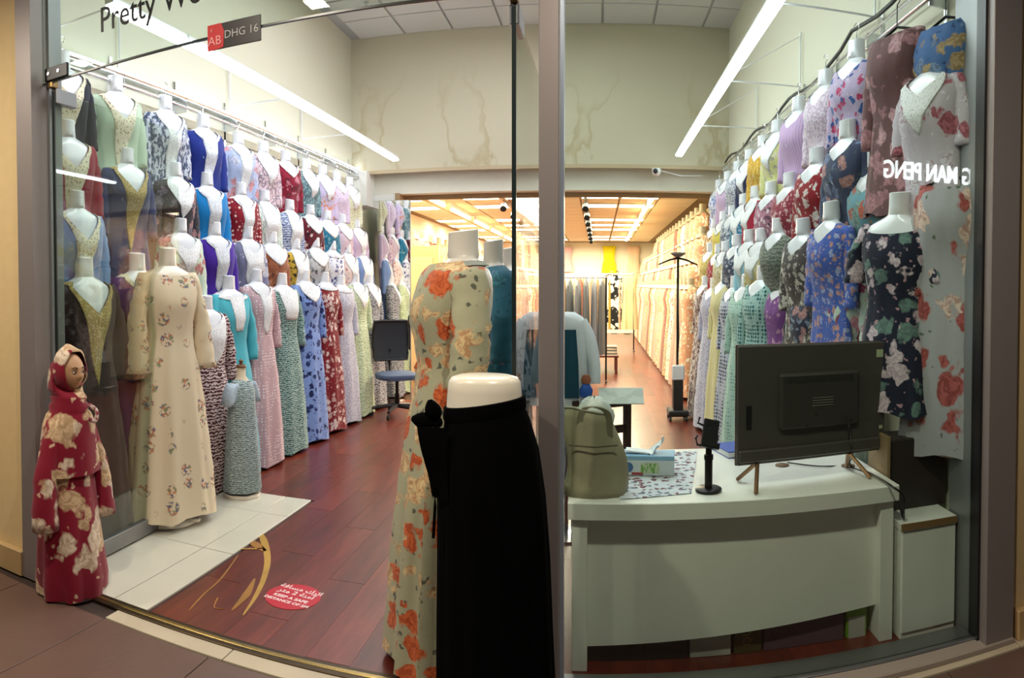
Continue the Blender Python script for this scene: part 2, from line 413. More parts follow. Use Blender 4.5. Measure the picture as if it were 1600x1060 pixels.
# mall floor of big brown tiles
BT = flat('brown_mall_tile', '#5f483f', .42, bump=.25, bscale=30, var=.10)
mf = sbox('floor_mall', flat('tile_grout_dark', '#33241c', .8), -7, 6, -6.2, FY - .04, -.1, -.008)
bt = MB().box(-.278, .278, -.57, .57, -.014, 0, bev=.002).mesh('tile', [BT])
for i in range(-8, 8):
    for j in range(4):
        x = -2.33 + .56 * i; y = FY - .14 - .575 - 1.145 * j
        if -6.8 < x < 5.8: link('tile', bt, mf, (x, y, 0))
# pale threshold strip outside, bronze floor track
TS = flat('threshold_strip_stone', '#b4a78f', .6, var=.06, bscale=30)
for i in range(9):
    x0 = -2.6 + .62 * i
    if i == 0: x0 = -2.05; x1 = -1.98 + .0
    MB().box(-2.05 + .62 * i if i else -2.05, -2.05 + .62 * (i + 1) - .004, FY - .135, FY - .045, -.012, .002, bev=.002).build('tile', TS, mf) if i < 7 else None
tr = thing('floor_track', (-1.4, FY, 0), 'brass and bronze door track across the shop threshold', 'door track')
MB().box(-1.24, 1.12, -.045, -.02, -.005, .008, bev=.003).build('edge_strip', flat('dark_bronze', '#4a3d2c', .35, .8), tr)
MB().box(-1.24, 1.12, -.018, .004, -.005, .010, bev=.003).build('brass_strip', flat('brass', '#a08a55', .25, .9), tr)
MB().box(-1.24, 1.12, .006, .03, -.005, .006, bev=.002).build('edge_strip', flat('dark_bronze', '#4a3d2c', .35, .8), tr)

# ------------------------------------------------------------------ mall side
sbox('wall_mall_left', MALLW, -7, -2.66, FY - .06, FY + .16, 0, 3.3)
sbox('wall_mall_left_upper', MALLW, -7, -2.66, FY - .06, FY + .16, 3.3, ZC)
sbox('wall_mall_right', MALLW, 1.66, 6, FY - .06, FY + .16, 0, 3.3)
sbox('wall_mall_right_upper', MALLW, 1.66, 6, FY - .06, FY + .16, 3.3, ZC)
BSB = flat('beige_base_tile', '#b89a6c', .5, var=.05, bscale=30)
sbox('baseboard_left', BSB, -7, -2.66, FY - .10, FY - .06, 0, .13, bev=.004)
sbox('baseboard_right', BSB, 1.68, 6, FY - .10, FY - .06, 0, .13, bev=.004)
OPP = flat('dim_opposite_wall', '#3d342b', .8)
sbox('wall_mall_opposite', OPP, -9, 11, -6.4, -6.2, 0, 5.5)
sbox('ceiling_mall', flat('mall_ceiling_paint', '#6a6358', .9), -7, 7, -2.0, FY - .4, 3.22, 3.3)
for x in (-5.44, -3.54, -1.65, .25):
    t = thing('downlight', (x, 1.10, 3.22), 'round recessed downlight in the mall ceiling before the shopfront', 'downlight', group='downlights in the mall ceiling')
    MB().lathe([(.055, -.004), (.055, 0)], n=24).build('lamp', emit('downlight_glow', '#ffe9c4', DOWN), t)
    MB().lathe([(.075, -.006), (.08, -.003), (.08, 0), (.056, 0), (.056, -.006)], n=24).build('ring', flat('white_ring', '#eeeeee', .4), t)
# frame
L0, L1, R0, R1, M0, M1 = -2.66, -2.545, 1.52, 1.66, -.205, -.135
sbox('window_frame_left', FRAME, L0, L1, FY - .09, FY + .03, 0, ZC, bev=.003)
sbox('window_reveal_left', JAMB, L0 + .01, L1 + .012, FY + .03, FY + .12, 0, ZC)
sbox('window_frame_right', FRAME, R0, R1, FY - .09, FY + .03, 0, ZC, bev=.003)
sbox('window_gasket_right', BLACK, R0 - .012, R0, FY - .04, FY + .03, 0, ZC)
sbox('window_reveal_right', JAMB, R0, XR + .16, FY + .03, FY + .235, 0, ZC)
sbox('window_mullion', FRAME, M0, M1, FY - .11, FY + .05, 0, ZC, bev=.003)
sbox('window_mullion_edge', flat('pale_blue_alu_edge', '#a9b4c6', .3, .5), M1, M1 + .012, FY - .02, FY + .05, 0, ZC)
sbox('window_sill', ALU, M1, R0, FY - .02, FY + .11, 0, .03, bev=.004)
sbox('window_sill_outer', flat('taupe_sill', '#958a80', .5), M1, R1, FY - .10, FY - .02, 0, .025, bev=.004)
# glass
wg = sbox('window_1', GLASS, M1 + .01, R0, FY + .0, FY + .010, .03, ZC)
tg = sbox('window_2', GLASS, L1, M0, FY - .005, FY + .007, 2.545, ZC)
sbox('trim_glass_edge', flat('dark_glass_edge', '#1f2a2a', .3), L1, M0, FY - .006, FY + .008, 2.538, 2.546)
def door_leaf(name, x, ang, label):
    d = thing(name, (x, FY + .02, 0), label, 'door', ang); d['kind'] = 'structure'
    MB().box(-.006, .006, 0, 1.17, .10, 2.50).build('pane', GLASS, d)
    MB().box(-.008, .008, -.008, 0, .10, 2.50).build('edge', flat('dark_glass_edge', '#1f2a2a', .3), d)
    MB().box(-.02, .02, 0, 1.17, .015, .105, bev=.003).build('bottom_rail', ALU, d)
    MB().box(-.018, .018, 0, .16, 2.44, 2.515, bev=.003).build('top_patch', ALU, d)
    MB().box(-.016, .016, -.03, .02, 2.515, 2.57, bev=.003).build('pivot', flat('aged_brass', '#8d7548', .4, .7), d)
    return d
door_leaf('door_1', L1 + .055, .05, 'glass door leaf swung inward along the left display wall')
door_leaf('door_2', -.305, -.015, 'glass door leaf swung inward behind the tall grey mullion')
for x, s in ((L1 + .03, 1), (-.29, -1)):
    t = thing('patch_fitting', (x, FY, 2.55), 'black pivot patch fitting at the %s of the fixed glass above the doors' % ('outer corner' if s > 0 else 'mullion end'), 'door fitting')
    MB().box(0 if s > 0 else -.16, .16 if s > 0 else .0, -.022, -.006, -.005, .06, bev=.003).build('plate', BLACKM, t)
    for k in (.03, .10): MB().lathe([(.008, 0), (.008, .004)], n=10, M=Matrix.Translation((s * k + (0 if s > 0 else -.01), -.022, .03)) @ Matrix.Rotation(PI / 2, 4, 'X')).build('screw', CHROME, t)

# ------------------------------------------------------------------ lettering on the shopfront
BLK = flat('black_vinyl', '#0d0d0f', .4)
RX = Matrix.Rotation(PI / 2, 4, 'X')
o = text('Pretty Wo', .165, BLK, 'shop_lettering', .002, Matrix.Translation((-2.15, FY - .008, 2.70)) @ RX, align='LEFT', sx=.80)
tag(o, 'black shop name lettering on the glass above the open doorway', 'lettering')
sp = thing('unit_sign', (-1.42, FY - .012, 2.53), 'black and red unit number plate hung on the fixed glass edge', 'sign')
MB().box(-.125, .125, -.006, .0, -.05, .055, bev=.002).build('plate', flat('black_sign', '#1a1718', .4), sp)
mbp = MB(); mbp.loft([[(-.125, -.0075, -.05), (-.125, -.0075, .055), (-.06, -.0075, .055), (-.045, -.0075, .02), (-.05, -.0075, -.045), (-.085, -.0075, -.05)], [(-.125, -.006, -.05), (-.125, -.006, .055), (-.06, -.006, .055), (-.045, -.006, .02), (-.05, -.006, -.045), (-.085, -.006, -.05)]], True, True)
mbp.build('red_patch', flat('sign_red', '#c0262b', .4), sp)
text('AB', .052, flat('sign_pink', '#e8a0a0', .4), 'letters', .0008, Matrix.Translation((-.09, -.0085, -.03)) @ RX, sp)
text('E', .02, flat('sign_pink', '#e8a0a0', .4), 'letters', .0008, Matrix.Translation((-.105, -.0085, .025)) @ RX, sp)
text('DHG 16', .046, flat('sign_grey', '#a9a9ab', .4), 'letters', .0008, Matrix.Translation((.035, -.0068, -.012)) @ RX, sp)
# illuminated sign across the mall, seen as a reflection in the window
d0 = at_y(1452, 269, FY * 2 + 6.15)
sg = thing('illuminated_sign', (d0.x, -6.15, d0.z - .16), 'glowing white letter sign across the mall mirrored in the window glass', 'sign', PI)
text('G MAN PENG', .44, emit('sign_glow', '#f4fbff', 16), 'letters', .02, RX, sg, bold=.006, sx=.68)
# ------------------------------------------------------------------ floor sticker
p = at_z(458, 931, .006)
st = thing('floor_sticker', (p.x, p.y, .0005), 'round red floor sticker about keeping a safe distance', 'floor sticker', -.10)
MB().lathe([(.135, 0), (.135, .0015)], n=40).build('disc', flat('sticker_red', '#b3142a', .35), st)
WT = flat('sticker_white', '#e8d8d8', .4)
text('KEEP A SAFE', .034, WT, 'letters', .0004, Matrix.Translation((0, -.035, .002)), st, bold=.001)
text('DISTANCE OF 2M', .031, WT, 'letters', .0004, Matrix.Translation((0, -.075, .002)), st, bold=.001)
for i, (s, y) in enumerate((('\ufe94\ufed3\ufe8e\ufeb4\ufee3 \ufed9\ufeae\ufe97\ufe8d', .065), ('\ufeae\ufe98\ufee3 2 \ufe94\ufee8\ufee3\u0622', .015))):
    text(s, .050, WT, 'letters', .0004, Matrix.Translation((0, y, .002)), st, bold=.001)
# golden ribbon print on the floor
gm = flat('gold_print', '#9a6c2c', .35, var=.2, bscale=60); gm2 = flat('gold_print_light', '#b08a3c', .35, var=.15, bscale=60)
def ribbon(pts, ws, mat, par):
    P = catmull([(a.x, a.y, .0022) for a in (at_z(x, y, 0) for x, y in pts)], 8); n = len(P); mb = MB(); R = []
    for i, q in enumerate(P):
        d = (P[min(i + 1, n - 1)] - P[max(i - 1, 0)]).normalized(); u = Vector((-d.y, d.x, 0)); t = i / (n - 1); k = t * (len(ws) - 1); a = int(min(k, len(ws) - 2)); wd = ws[a] + (ws[a + 1] - ws[a]) * (k - a)
        R.append([q + u * wd, q + u * wd - Vector((0, 0, .0018)), q - u * wd - Vector((0, 0, .0018)), q - u * wd])
    mb.loft(R, True, True); return mb.build('stroke', mat, par)
gp = thing('floor_print', (0, 0, 0), 'golden ribbon-like print on the red floor beside the tiles', 'floor print')
ribbon([(398, 822), (412, 845), (418, 875), (412, 905), (398, 935), (380, 962)], [.008, .022, .018, .014, .010, .003], gm2, gp)
ribbon([(385, 840), (400, 852), (414, 862)], [.004, .03, .012], gm, gp)
ribbon([(335, 855), (370, 858), (412, 858)], [.002, .008, .006], gm2, gp)
ribbon([(372, 868), (345, 905), (318, 930), (295, 955)], [.002, .004, .004, .002], gm, gp)
ribbon([(398, 905), (385, 930), (362, 955)], [.004, .02, .003], gm, gp)
ribbon([(340, 935), (335, 950), (350, 952)], [.003, .002, .001], gm, gp)

# ------------------------------------------------------------------ light battens, rails
TUBEM = emit('led_tube_glow', '#f2f8ff', TUBE); STRIPM = emit('led_strip_glow', '#f2f8ff', STRIP)
WM = flat('white_metal', '#dfe2e2', .4, .2)
tb = MB().box(-.042, .042, -.72, .72, -.03, .0, bev=.01).mesh('tube', [TUBEM]); hb = MB().box(-.03, .03, -.735, .735, 0, .03, bev=.004).mesh('housing', [WM])
for side, X, names in ((-1, -2.42, ('', '')), (1, .93, ('', ''))):
    for k in range(4):
        y = 8.0 - .73 - 1.49 * k
        y = max(y, FY + .12 + .37 + .24) if k == 3 else y
        ordn = ('deepest', 'second from the bulkhead', 'third from the bulkhead', 'closest to the shopfront')[k]
        t = thing('light_batten', (X, y, 3.03), 'bright white ceiling batten light over the %s dress wall, %s' % ('left' if side < 0 else 'right', ordn), 'batten light')
        for nm_, me_ in (('tube', tb), ('housing', hb)):
            q = link(nm_, me_, t)
            if k == 3: q.scale.y = .48
        wx = XL if side < 0 else XR
        bx = wx - X; yb_ = .25 if k == 3 else .6
        mb = MB(); mb.tube([(0, -yb_, .03), (bx * .97, -yb_, .03)], .006, 6); mb.tube([(bx * .965, -yb_, .03), (bx * .965, -yb_, .45)], .008, 6); mb.tube([(0, -yb_, .03), (bx * .96, -yb_, .42)], .004, 6)
        mb.build('bracket', WM, t)
for k in range(4):
    y = FY + .25 + .72 + 1.42 * k
    t = thing('light_strip', (XL + .07, y, 2.97), 'thin white tube light mounted above the chrome rail on the left wall', 'tube light', group='thin tube lights above the left rail')
    MB().tube([(0, -.69, 0), (0, .69, 0)], .016, 10).build('tube', STRIPM, t, True)
    MB().box(-.07, -.012, -.7, .7, -.02, .02).build('housing', WM, t)
def rail(X, z, y0, y1, wx, label, cable=False):
    t = thing('hanging_rail', (X, y0, z), label, 'rail'); n = int((y1 - y0) / .75)
    MB().tube([(0, 0, 0), (0, y1 - y0, 0)], .011, 10).build('bar', CHROME, t, True)
    MB().tube([(-.0, 0, .07), (-.0, y1 - y0, .07)], .008, 8).build('bar', CHROME, t, True)
    for i in range(n + 1):
        y = .1 + i * .75; mb = MB(); mb.box(min(0, wx - X) , max(0, wx - X), y - .006, y + .006, -.03, .09); mb.box(wx - X - .012 * (1 if wx > X else -1), wx - X, y - .014, y + .014, -.25, .22)
        mb.build('bracket', CHROME, t)
rail(XL + .13, 2.86, FY + .3, YB - .1, XL, 'chrome hanging rail high on the left wall above the top row')
rail(XR - .10, 2.84, FY + .3, YB - .1, XR, 'chrome hanging rail high on the right wall above the top row')
cb = [(XR - .06, y, 2.98 + .03 * math.sin(y * 5) + (.06 if y < 4 else 0)) for y in [FY + .3 + .2 * i for i in range(28)]]
tag(MB().tube(cb, .012, 8).build('power_cable', BLACK, None, True), 'thick black cable running along the right wall rail', 'cable')
tag(MB().box(XR - .012, XR, FY + .3, YB - .2, 2.64, 2.70).build('wall_batten', flat('beige_batten', '#b9b19a', .7)), 'long beige batten fixed to the right wall behind the busts', 'batten')
tag(MB().box(XL, XL + .012, FY + .3, YB - .2, 2.76, 2.83).build('wall_batten', flat('beige_batten', '#b9b19a', .7)), 'long beige batten fixed to the left wall behind the busts', 'batten')

# ------------------------------------------------------------------ dressed busts
NP = 40
FULLP = [(0, -.10, .052, .048, .048), (.05, -.118, .085, .06, .055), (.10, -.140, .135, .075, .07), (.15, -.165, .175, .085, .075), (.20, -.20, .19, .098, .08),
         (.27, -.26, .186, .118, .082), (.34, -.33, .172, .132, .078), (.42, -.42, .155, .115, .068), (.50, -.52, .150, .100, .070), (.62, -.70, .175, .118, .09), (.80, -1.05, .20, .14, .11), (1, -1.55, .225, .16, .13)]
def prof(hang, hem, flare):
    out = []
    for t, z, rx, f, b in FULLP:
        if hang:
            if z < -.35: f = max(.045, f - (-.35 - z) * .5); rx = max(rx, .17)
            b = .035 if z > -.6 else .02
            f *= .85
        if z < -.5: rx = rx + flare * (-.5 - z)
        if z < -.5 and not hang: f += flare * .6 * (-.5 - z); b += flare * .5 * (-.5 - z)
        out.append((t, z, rx, f, b))
    # cut at hem
    zz = []
    for r in out:
        if r[1] > -hem: zz.append(r)
        else: zz.append((1, -hem, r[2], r[3], r[4])); break
    else: zz[-1] = (1, -hem) + zz[-1][2:]
    tl = zz[-2][0]
    return zz
def ev(P, t):
    for a, b in zip(P, P[1:]):
        if t <= b[0]:
            k = (t - a[0]) / (b[0] - a[0]); return [a[i] + (b[i] - a[i]) * k for i in range(1, 5)]
    return list(P[-1][1:])
def surf(P, phi, t, off=0, fold=0, nf=9, ph=0, seed=0):
    z, rx, f, b = ev(P, t); c, s = math.cos(phi), math.sin(phi)
    ry = f if s < 0 else b
    e = .86 if t > .12 else 1
    x = math.copysign(abs(c) ** e, c) * (rx + off); y = math.copysign(abs(s) ** e, s) * (ry + off)
    if fold and z < -.42:
        k = min(1, (-.42 - z) / .7); am = fold * k
        w_ = math.sin(nf * phi + ph + .6 * math.sin(3 * phi + seed)) + .35 * math.sin(2.3 * nf * phi + seed * 2)
        q = 1 + am * w_ / max(rx, .1); x *= q; y *= q
    if fold and z < -.14:
        q = .004 * math.sin(17 * phi + 9 * z + seed) * math.sin(23 * z + 5 * phi); x += q * c * 1.2; y += q * s * 1.2
    return (x, y, z)
def dphi(phi): return abs((phi + PI / 2 + PI) % (2 * PI) - PI)
def neckline(phi, style):
    d = dphi(phi)
    if style == 'deep': return .085 + .23 * max(0, 1 - d / .95)
    if style == 'v': return .07 + .17 * max(0, 1 - d / 1.0)
    if style == 'round': return .075 + .075 * max(0, math.cos(min(d, PI / 2)))
    if style == 'wide': return .11 + .09 * max(0, math.cos(min(d, PI / 2)))
    return .05 + .03 * max(0, math.cos(min(d, PI / 2)))
MESHES = {}
PHI = [2 * PI * i / NP for i in range(NP)]
def dress_mesh(style, hang, hem, seed, flare=.03, fold=.016):
    k = ('d', style, hang, round(hem, 2), seed, flare, fold)
    if k not in MESHES:
        P = prof(hang, hem, flare); rows = []; n = 26 if not hang else 16
        for j in range(n + 1):
            g = j / n
            rows.append([surf(P, ph, neckline(ph, style) + (1 - neckline(ph, style)) * g, 0, fold, 9 + seed % 4, seed * 1.3, seed) for ph in PHI])
        # hem rises and dips a little
        rows[-1] = [(x, y, z + .012 * math.sin(5 * p_ + seed)) for (x, y, z), p_ in zip(rows[-1], PHI)]
        MESHES[k] = MB().loft(rows).mesh('dress', [PLASTIC], 'all')
    return MESHES[k]
def bust_mesh(hang=True):
    k = ('b', hang)
    if k not in MESHES:
        P = prof(hang, 1.5, 0); rows = []
        for z, r, tl in ((0.004, .043, .16), (0, .051, .16), (-.03, .051, .08), (-.07, .052, 0), (-.095, .054, 0)):
            rows.append([(r * math.cos(p_), r * .92 * math.sin(p_) - .0, z + tl * r * math.sin(p_)) for p_ in PHI])
        for t in (.02, .05, .09, .13, .18, .24, .30, .36, .42): rows.append([surf(P, p_, t, -.006) for p_ in PHI])
        MESHES[k] = MB().loft(rows, True, True).mesh('bust', [PLASTIC], True)
    return MESHES[k]
def trim_mesh(style, hang, kind):
    k = ('t', style, hang, kind)
    if k not in MESHES:
        P = prof(hang, 1.5, 0); rows = []; n = 10
        def ext(d):
            if kind == 'band': return .045
            if kind == 'placket': return .04 + (.24 if d < .22 else .24 * max(0, 1 - (d - .22) / .12))
            if kind == 'point': return .045 + .26 * max(0, 1 - d / .55)
            if kind == 'yoke': return .025 + .15 * max(0, 1 - d / .9) ** .6
            if kind == 'bib': return .03 + .24 * (1 if d < .42 else max(0, 1 - (d - .42) / .25))
        NB = 72; PH = [2 * PI * i / NB for i in range(NB)]
        for j in range(n + 1):
            g = j / n; row = []
            for p_ in PH:
                t0 = neckline(p_, style) - .004; t = t0 + ext(dphi(p_)) * g * (1 if kind != 'band' else 1)
                sc = .006 + .0025 * math.sin(26 * p_) * (g > .7) + .0015 * math.sin(g * 30 + p_ * 40)
                row.append(surf(P, p_, t, sc))
            rows.append(row)
        rows.append([surf(P, p_, neckline(p_, style) - .004 + ext(dphi(p_)), -.004) for p_ in PH])
        MESHES[k] = MB().loft(rows).mesh('neck_trim', [LACE], 'all')
    return MESHES[k]
def sleeve_mesh(side, length, seed, hang, flare=.0):
    k = ('s', side, length, seed, hang, flare)
    if k not in MESHES:
        rows = []; n = 14; m = 16
        for j in range(n + 1):
            g = j / n; z = -.165 - length * g
            cx = side * (.150 + (.06 if not hang else .035) * min(1, g * 2.2) + .02 * g); cy = -.0 - .03 * g * (1 if not hang else .2)
            r1 = .052 - .004 * g + flare * g * g; r2 = (.058 if not hang else .036) - .006 * g + flare * .8 * g * g
            if j == 0: r1 *= .72; r2 *= .75; z += .02
            if j == 1: r1 *= .95; z += .015
            row = []
            for i in range(m):
                a = 2 * PI * i / m; wv = 1 + .07 * math.sin(j * 1.9 + 2 * a + seed) + .05 * math.sin(j * 3.1 + seed * 2)
                row.append((cx + r1 * wv * math.cos(a), cy + r2 * wv * math.sin(a), z))
            rows.append(row)
        MESHES[k] = MB().loft(rows, True, True).mesh('sleeve', [PLASTIC], 'all')
    return MESHES[k]
def hook_mesh():
    if 'hook' not in MESHES:
        pts = [(0, 0, -.01), (0, 0, .05)] + [(.022 * math.sin(a), 0, .075 - .022 * math.cos(a)) for a in [0.2 + .35 * i for i in range(13)]]
        MESHES['hook'] = MB().tube(pts, .003, 6).mesh('hanger_hook', [CHROME], True)
    return MESHES['hook']
TR = {'lace': LACE, 'gold': GOLD, 'silver': SILV, 'pearl': PEARL}
def bust(px, py, X, rz, mat, label, neck='v', trim=('placket', 'lace'), hang=True, hem=.95, scale=1.0, sl=.42, hook=False, group=None, Y=None, seed=None, side_only=None, trimmat=None):
    p = at_y(px, py, Y) if Y else at_x(px, py, X)
    seed = seed if seed is not None else (px * 7 + int(py)) % 5
    if not hang: hem = min(hem, (p.z - .03) / scale)
    t = thing('dressed_bust', p, label, 'mannequin', rz + random.uniform(-.08, .08), group); t.scale = (scale,) * 3
    link('bust', bust_mesh(hang), t)
    link('dress', dress_mesh(neck, hang, hem, seed), t, mat=mat)
    if trim:
        q = link('neck_trim', trim_mesh(neck, hang, trim[0]), t, mat=trimmat or TR[trim[1]])
    if sl:
        for s in (-1, 1):
            link('sleeve', sleeve_mesh(s, sl, seed % 3, hang), t, mat=mat)
    if hook: link('hanger_hook', hook_mesh(), t)
    return t
FAB = fabric
RL = math.radians(78)
XT, X2, X3, X4 = -2.94, -2.89, -2.83, -2.74
# (px, py, material, words, neck, trim)
left_rows = [
 ('top', XT, [
  (96, 80, FAB('#191d2c'), 'black dress with pearl and gold neck trim', 'deep', ('point', 'pearl')),
  (180, 120, FAB('#b9cdb6'), 'mint green dress with gold neck trim', 'deep', ('point', 'pearl')),
  (258, 150, FAB('#c9cfdb', 'leaf', '#4d5873', '#7d8aa5', .9), 'white dress printed with dense slate blue leaves', 'deep', ('placket', 'lace')),
  (317, 180, FAB('#1b2f86'), 'royal blue dress with white lace front', 'v', ('placket', 'silver')),
  (372, 207, FAB('#aebde0', 'roses', '#d79ca0', '#c7d1ea', 1.3), 'powder blue dress with faint pink sprigs', 'v', ('placket', 'lace')),
  (411, 221, FAB('#ddc3cd', 'leaf', '#9b8796', '#f2e6ea', .9), 'dusty pink and white leaf print dress', 'v', ('yoke', 'lace')),
  (446, 236, FAB('#8b1030', 'roses', '#c98595', '#71102a', 1.6), 'crimson dress with pale flowers', 'v', ('band', 'lace')),
  (478, 249, FAB('#5f7f8a', 'leaf', '#8fb0b5', '#35505f', 1), 'grey teal leaf print dress', 'v', ('yoke', 'lace')),
  (504, 258, FAB('#cabfe2', 'flowers', '#e4a07c', '#e9dff0', 1), 'lavender dress with orange flowers', 'v', ('yoke', 'lace')),
  (526, 268, FAB('#c9b5da', 'speckle', '#e6dcec', None, 1), 'lilac speckled dress', 'v', ('band', 'lace')),
  (546, 277, FAB('#c7cfa6', 'zigzag', '#eef0dc', None, 1), 'pale olive zigzag dress', 'v', ('yoke', 'lace'))]),
 ('second', X2, [
  (104, 188, FAB('#8f1d38'), 'crimson dress with gold pearl neck trim', 'deep', ('point', 'pearl')),
  (197, 232, FAB('#35426e'), 'denim blue dress with long gold bib', 'deep', ('point', 'gold')),
  (273, 254, FAB('#35343d', 'roses', '#b98a8e', '#7c7484', 1.5, '#5d6160'), 'charcoal dress with dusky roses', 'v', ('yoke', 'lace')),
  (323, 270, FAB('#0f7fc6'), 'bright sky blue dress with white lace placket', 'v', ('placket', 'silver')),
  (376, 286, FAB('#8a1127', 'dots', '#e8cfc8', None, .62), 'deep red dress with white dots', 'v', ('placket', 'lace')),
  (413, 297, FAB('#dfe9e2', 'leaf', '#b8c8be', '#f6f8f6', .9), 'pale mint leaf print dress', 'v', ('bib', 'lace')),
  (452, 312, FAB('#ccd6e8', 'zigzag', '#5b6a99', None, 1), 'white and blue wave print dress', 'v', ('bib', 'lace')),
  (484, 320, FAB('#6a1a2a', 'flowers', '#ead8d2', '#2b1a20', 1.1), 'maroon dress with white blossoms', 'round', ('yoke', 'lace')),
  (510, 329, FAB('#1f7598', 'flowers', '#8fc1d0', '#2b93b8', 1.1), 'teal blue floral dress', 'round', ('yoke', 'lace')),
  (534, 335, FAB('#d8c4d6', 'flowers', '#b07f9f', '#efe4ee', 1.2), 'mauve floral dress', 'round', ('yoke', 'lace')),
  (557, 343, FAB('#cdb9d6'), 'plain lilac dress', 'v', ('yoke', 'lace'))]),
 ('third', X3, [
  (119, 298, FAB('#6f93cb', 'speckle', '#7a9bd0', None, .3), 'cornflower blue dress with gold and pearl neck trim', 'deep', ('point', 'pearl')),
  (281, 341, FAB('#cfe0cf', 'roses', '#cf8b86', '#f1efe2', 1.2, '#a9bfa5'), 'pale mint dress with coral roses', 'v', ('yoke', 'lace')),
  (335, 347, FAB('#45209a'), 'vivid purple dress with white lace placket', 'v', ('placket', 'silver')),
  (386, 354, FAB('#7c7d9c', 'roses', '#e9e9ee', '#d8d8e4', 1.1), 'slate grey dress with large white motifs', 'v', ('bib', 'lace')),
  (424, 362, FAB('#9a5a3c', 'flowers', '#c98d6c', '#7b4630', 1), 'cinnamon brown dress', 'round', ('yoke', 'lace')),
  (461, 373, FAB('#c9a63a', 'flowers', '#2c2a22', '#5a4d22', 1), 'mustard dress with black flowers', 'v', ('bib', 'lace')),
  (492, 371, FAB('#c3c5c8', 'flowers', '#6d7078', '#9a9ca2', .9), 'light grey leaf pattern dress', 'round', ('yoke', 'lace')),
  (518, 376, FAB('#e5e8f2', 'flowers', '#4a5590', '#7d86b8', 1.1), 'white dress with navy flowers', 'round', ('band', 'silver')),
  (542, 382, FAB('#ecd8d2', 'flowers', '#d59a94', '#c9b7c9', 1.2), 'peach floral dress', 'v', ('yoke', 'lace')),
  (566, 386, FAB('#7f9bd0'), 'periwinkle blue dress', 'v', ('bib', 'lace'))])]
NAMED = {}
for rname, X, lst in left_rows:
    for (px, py, m, words, nk, tr_) in lst:
        bust(px, py, X, RL, m, '%s, %s row of the left wall' % (words, rname), nk, tr_, hook=(rname == 'top'))
# bottom row, full-length dresses
for (px, py, m, words, nk, tr_, sc) in [
  (131, 402, FAB('#3a2b2b', 'speckle', '#40302f', None, .4), 'dark brown full-length dress with gold bib, behind the open door glass', 'deep', ('point', 'gold'), 1.10),
  (214, 396, FAB('#5d3374'), 'purple full-length dress with pearl edging between brown and cream dresses', 'v', ('band', 'pearl'), 1.08),
  (322, 462, FAB('#4e1f26', 'zigzag', '#d5c4c4', None, .9), 'dark maroon and white long dress with white lace front by the tiles', 'v', ('bib', 'lace'), .96),
  (357, 431, FAB('#4fb3c4'), 'aqua full-length dress with white buttoned placket on a white bust', 'round', ('placket', 'lace'), 1.0),
  (400, 421, FAB('#c2a2a8', 'dots', '#e9dbdd', None, 1.0), 'dusty pink full-length dress with tiny white dots', 'v', ('placket', 'lace'), 1.0),
  (440, 427, FAB('#2d5a58', 'zigzag', '#a9c4bd', None, 1.3), 'dark green full-length dress with white waves and white yoke', 'round', ('bib', 'lace'), 1.0),
  (476, 422, FAB('#7f99d3', 'flowers', '#1f2a5e', '#2b3a7a', .8), 'periwinkle full-length dress with navy flowers', 'round', ('yoke', 'lace'), 1.0),
  (507, 425, FAB('#7b1722', 'flowers', '#e4d3cf', '#c9a8a0', .85), 'dark red full-length dress with white blossoms', 'round', ('band', 'silver'), 1.0),
  (532, 430, FAB('#a6a7b9', 'speckle', '#c9cad6', None, .9), 'pale grey full-length dress with round white neckline', 'round', ('band', 'silver'), 1.0),
  (555, 427, FAB('#93a873', 'zigzag', '#dfe6cc', None, 1.2), 'light green full-length dress with white waves', 'v', ('yoke', 'lace'), 1.0),
  (577, 429, FAB('#23252e', 'zigzag', '#cfd0d6', None, 1.2), 'black and white zebra print full-length dress', 'v', ('yoke', 'lace'), 1.0)]:
    bust(px, py, {131: -2.76, 214: -2.80}.get(px, X4), RL, m, words, nk, tr_, hang=False, hem=1.7, scale=sc, sl=.5)

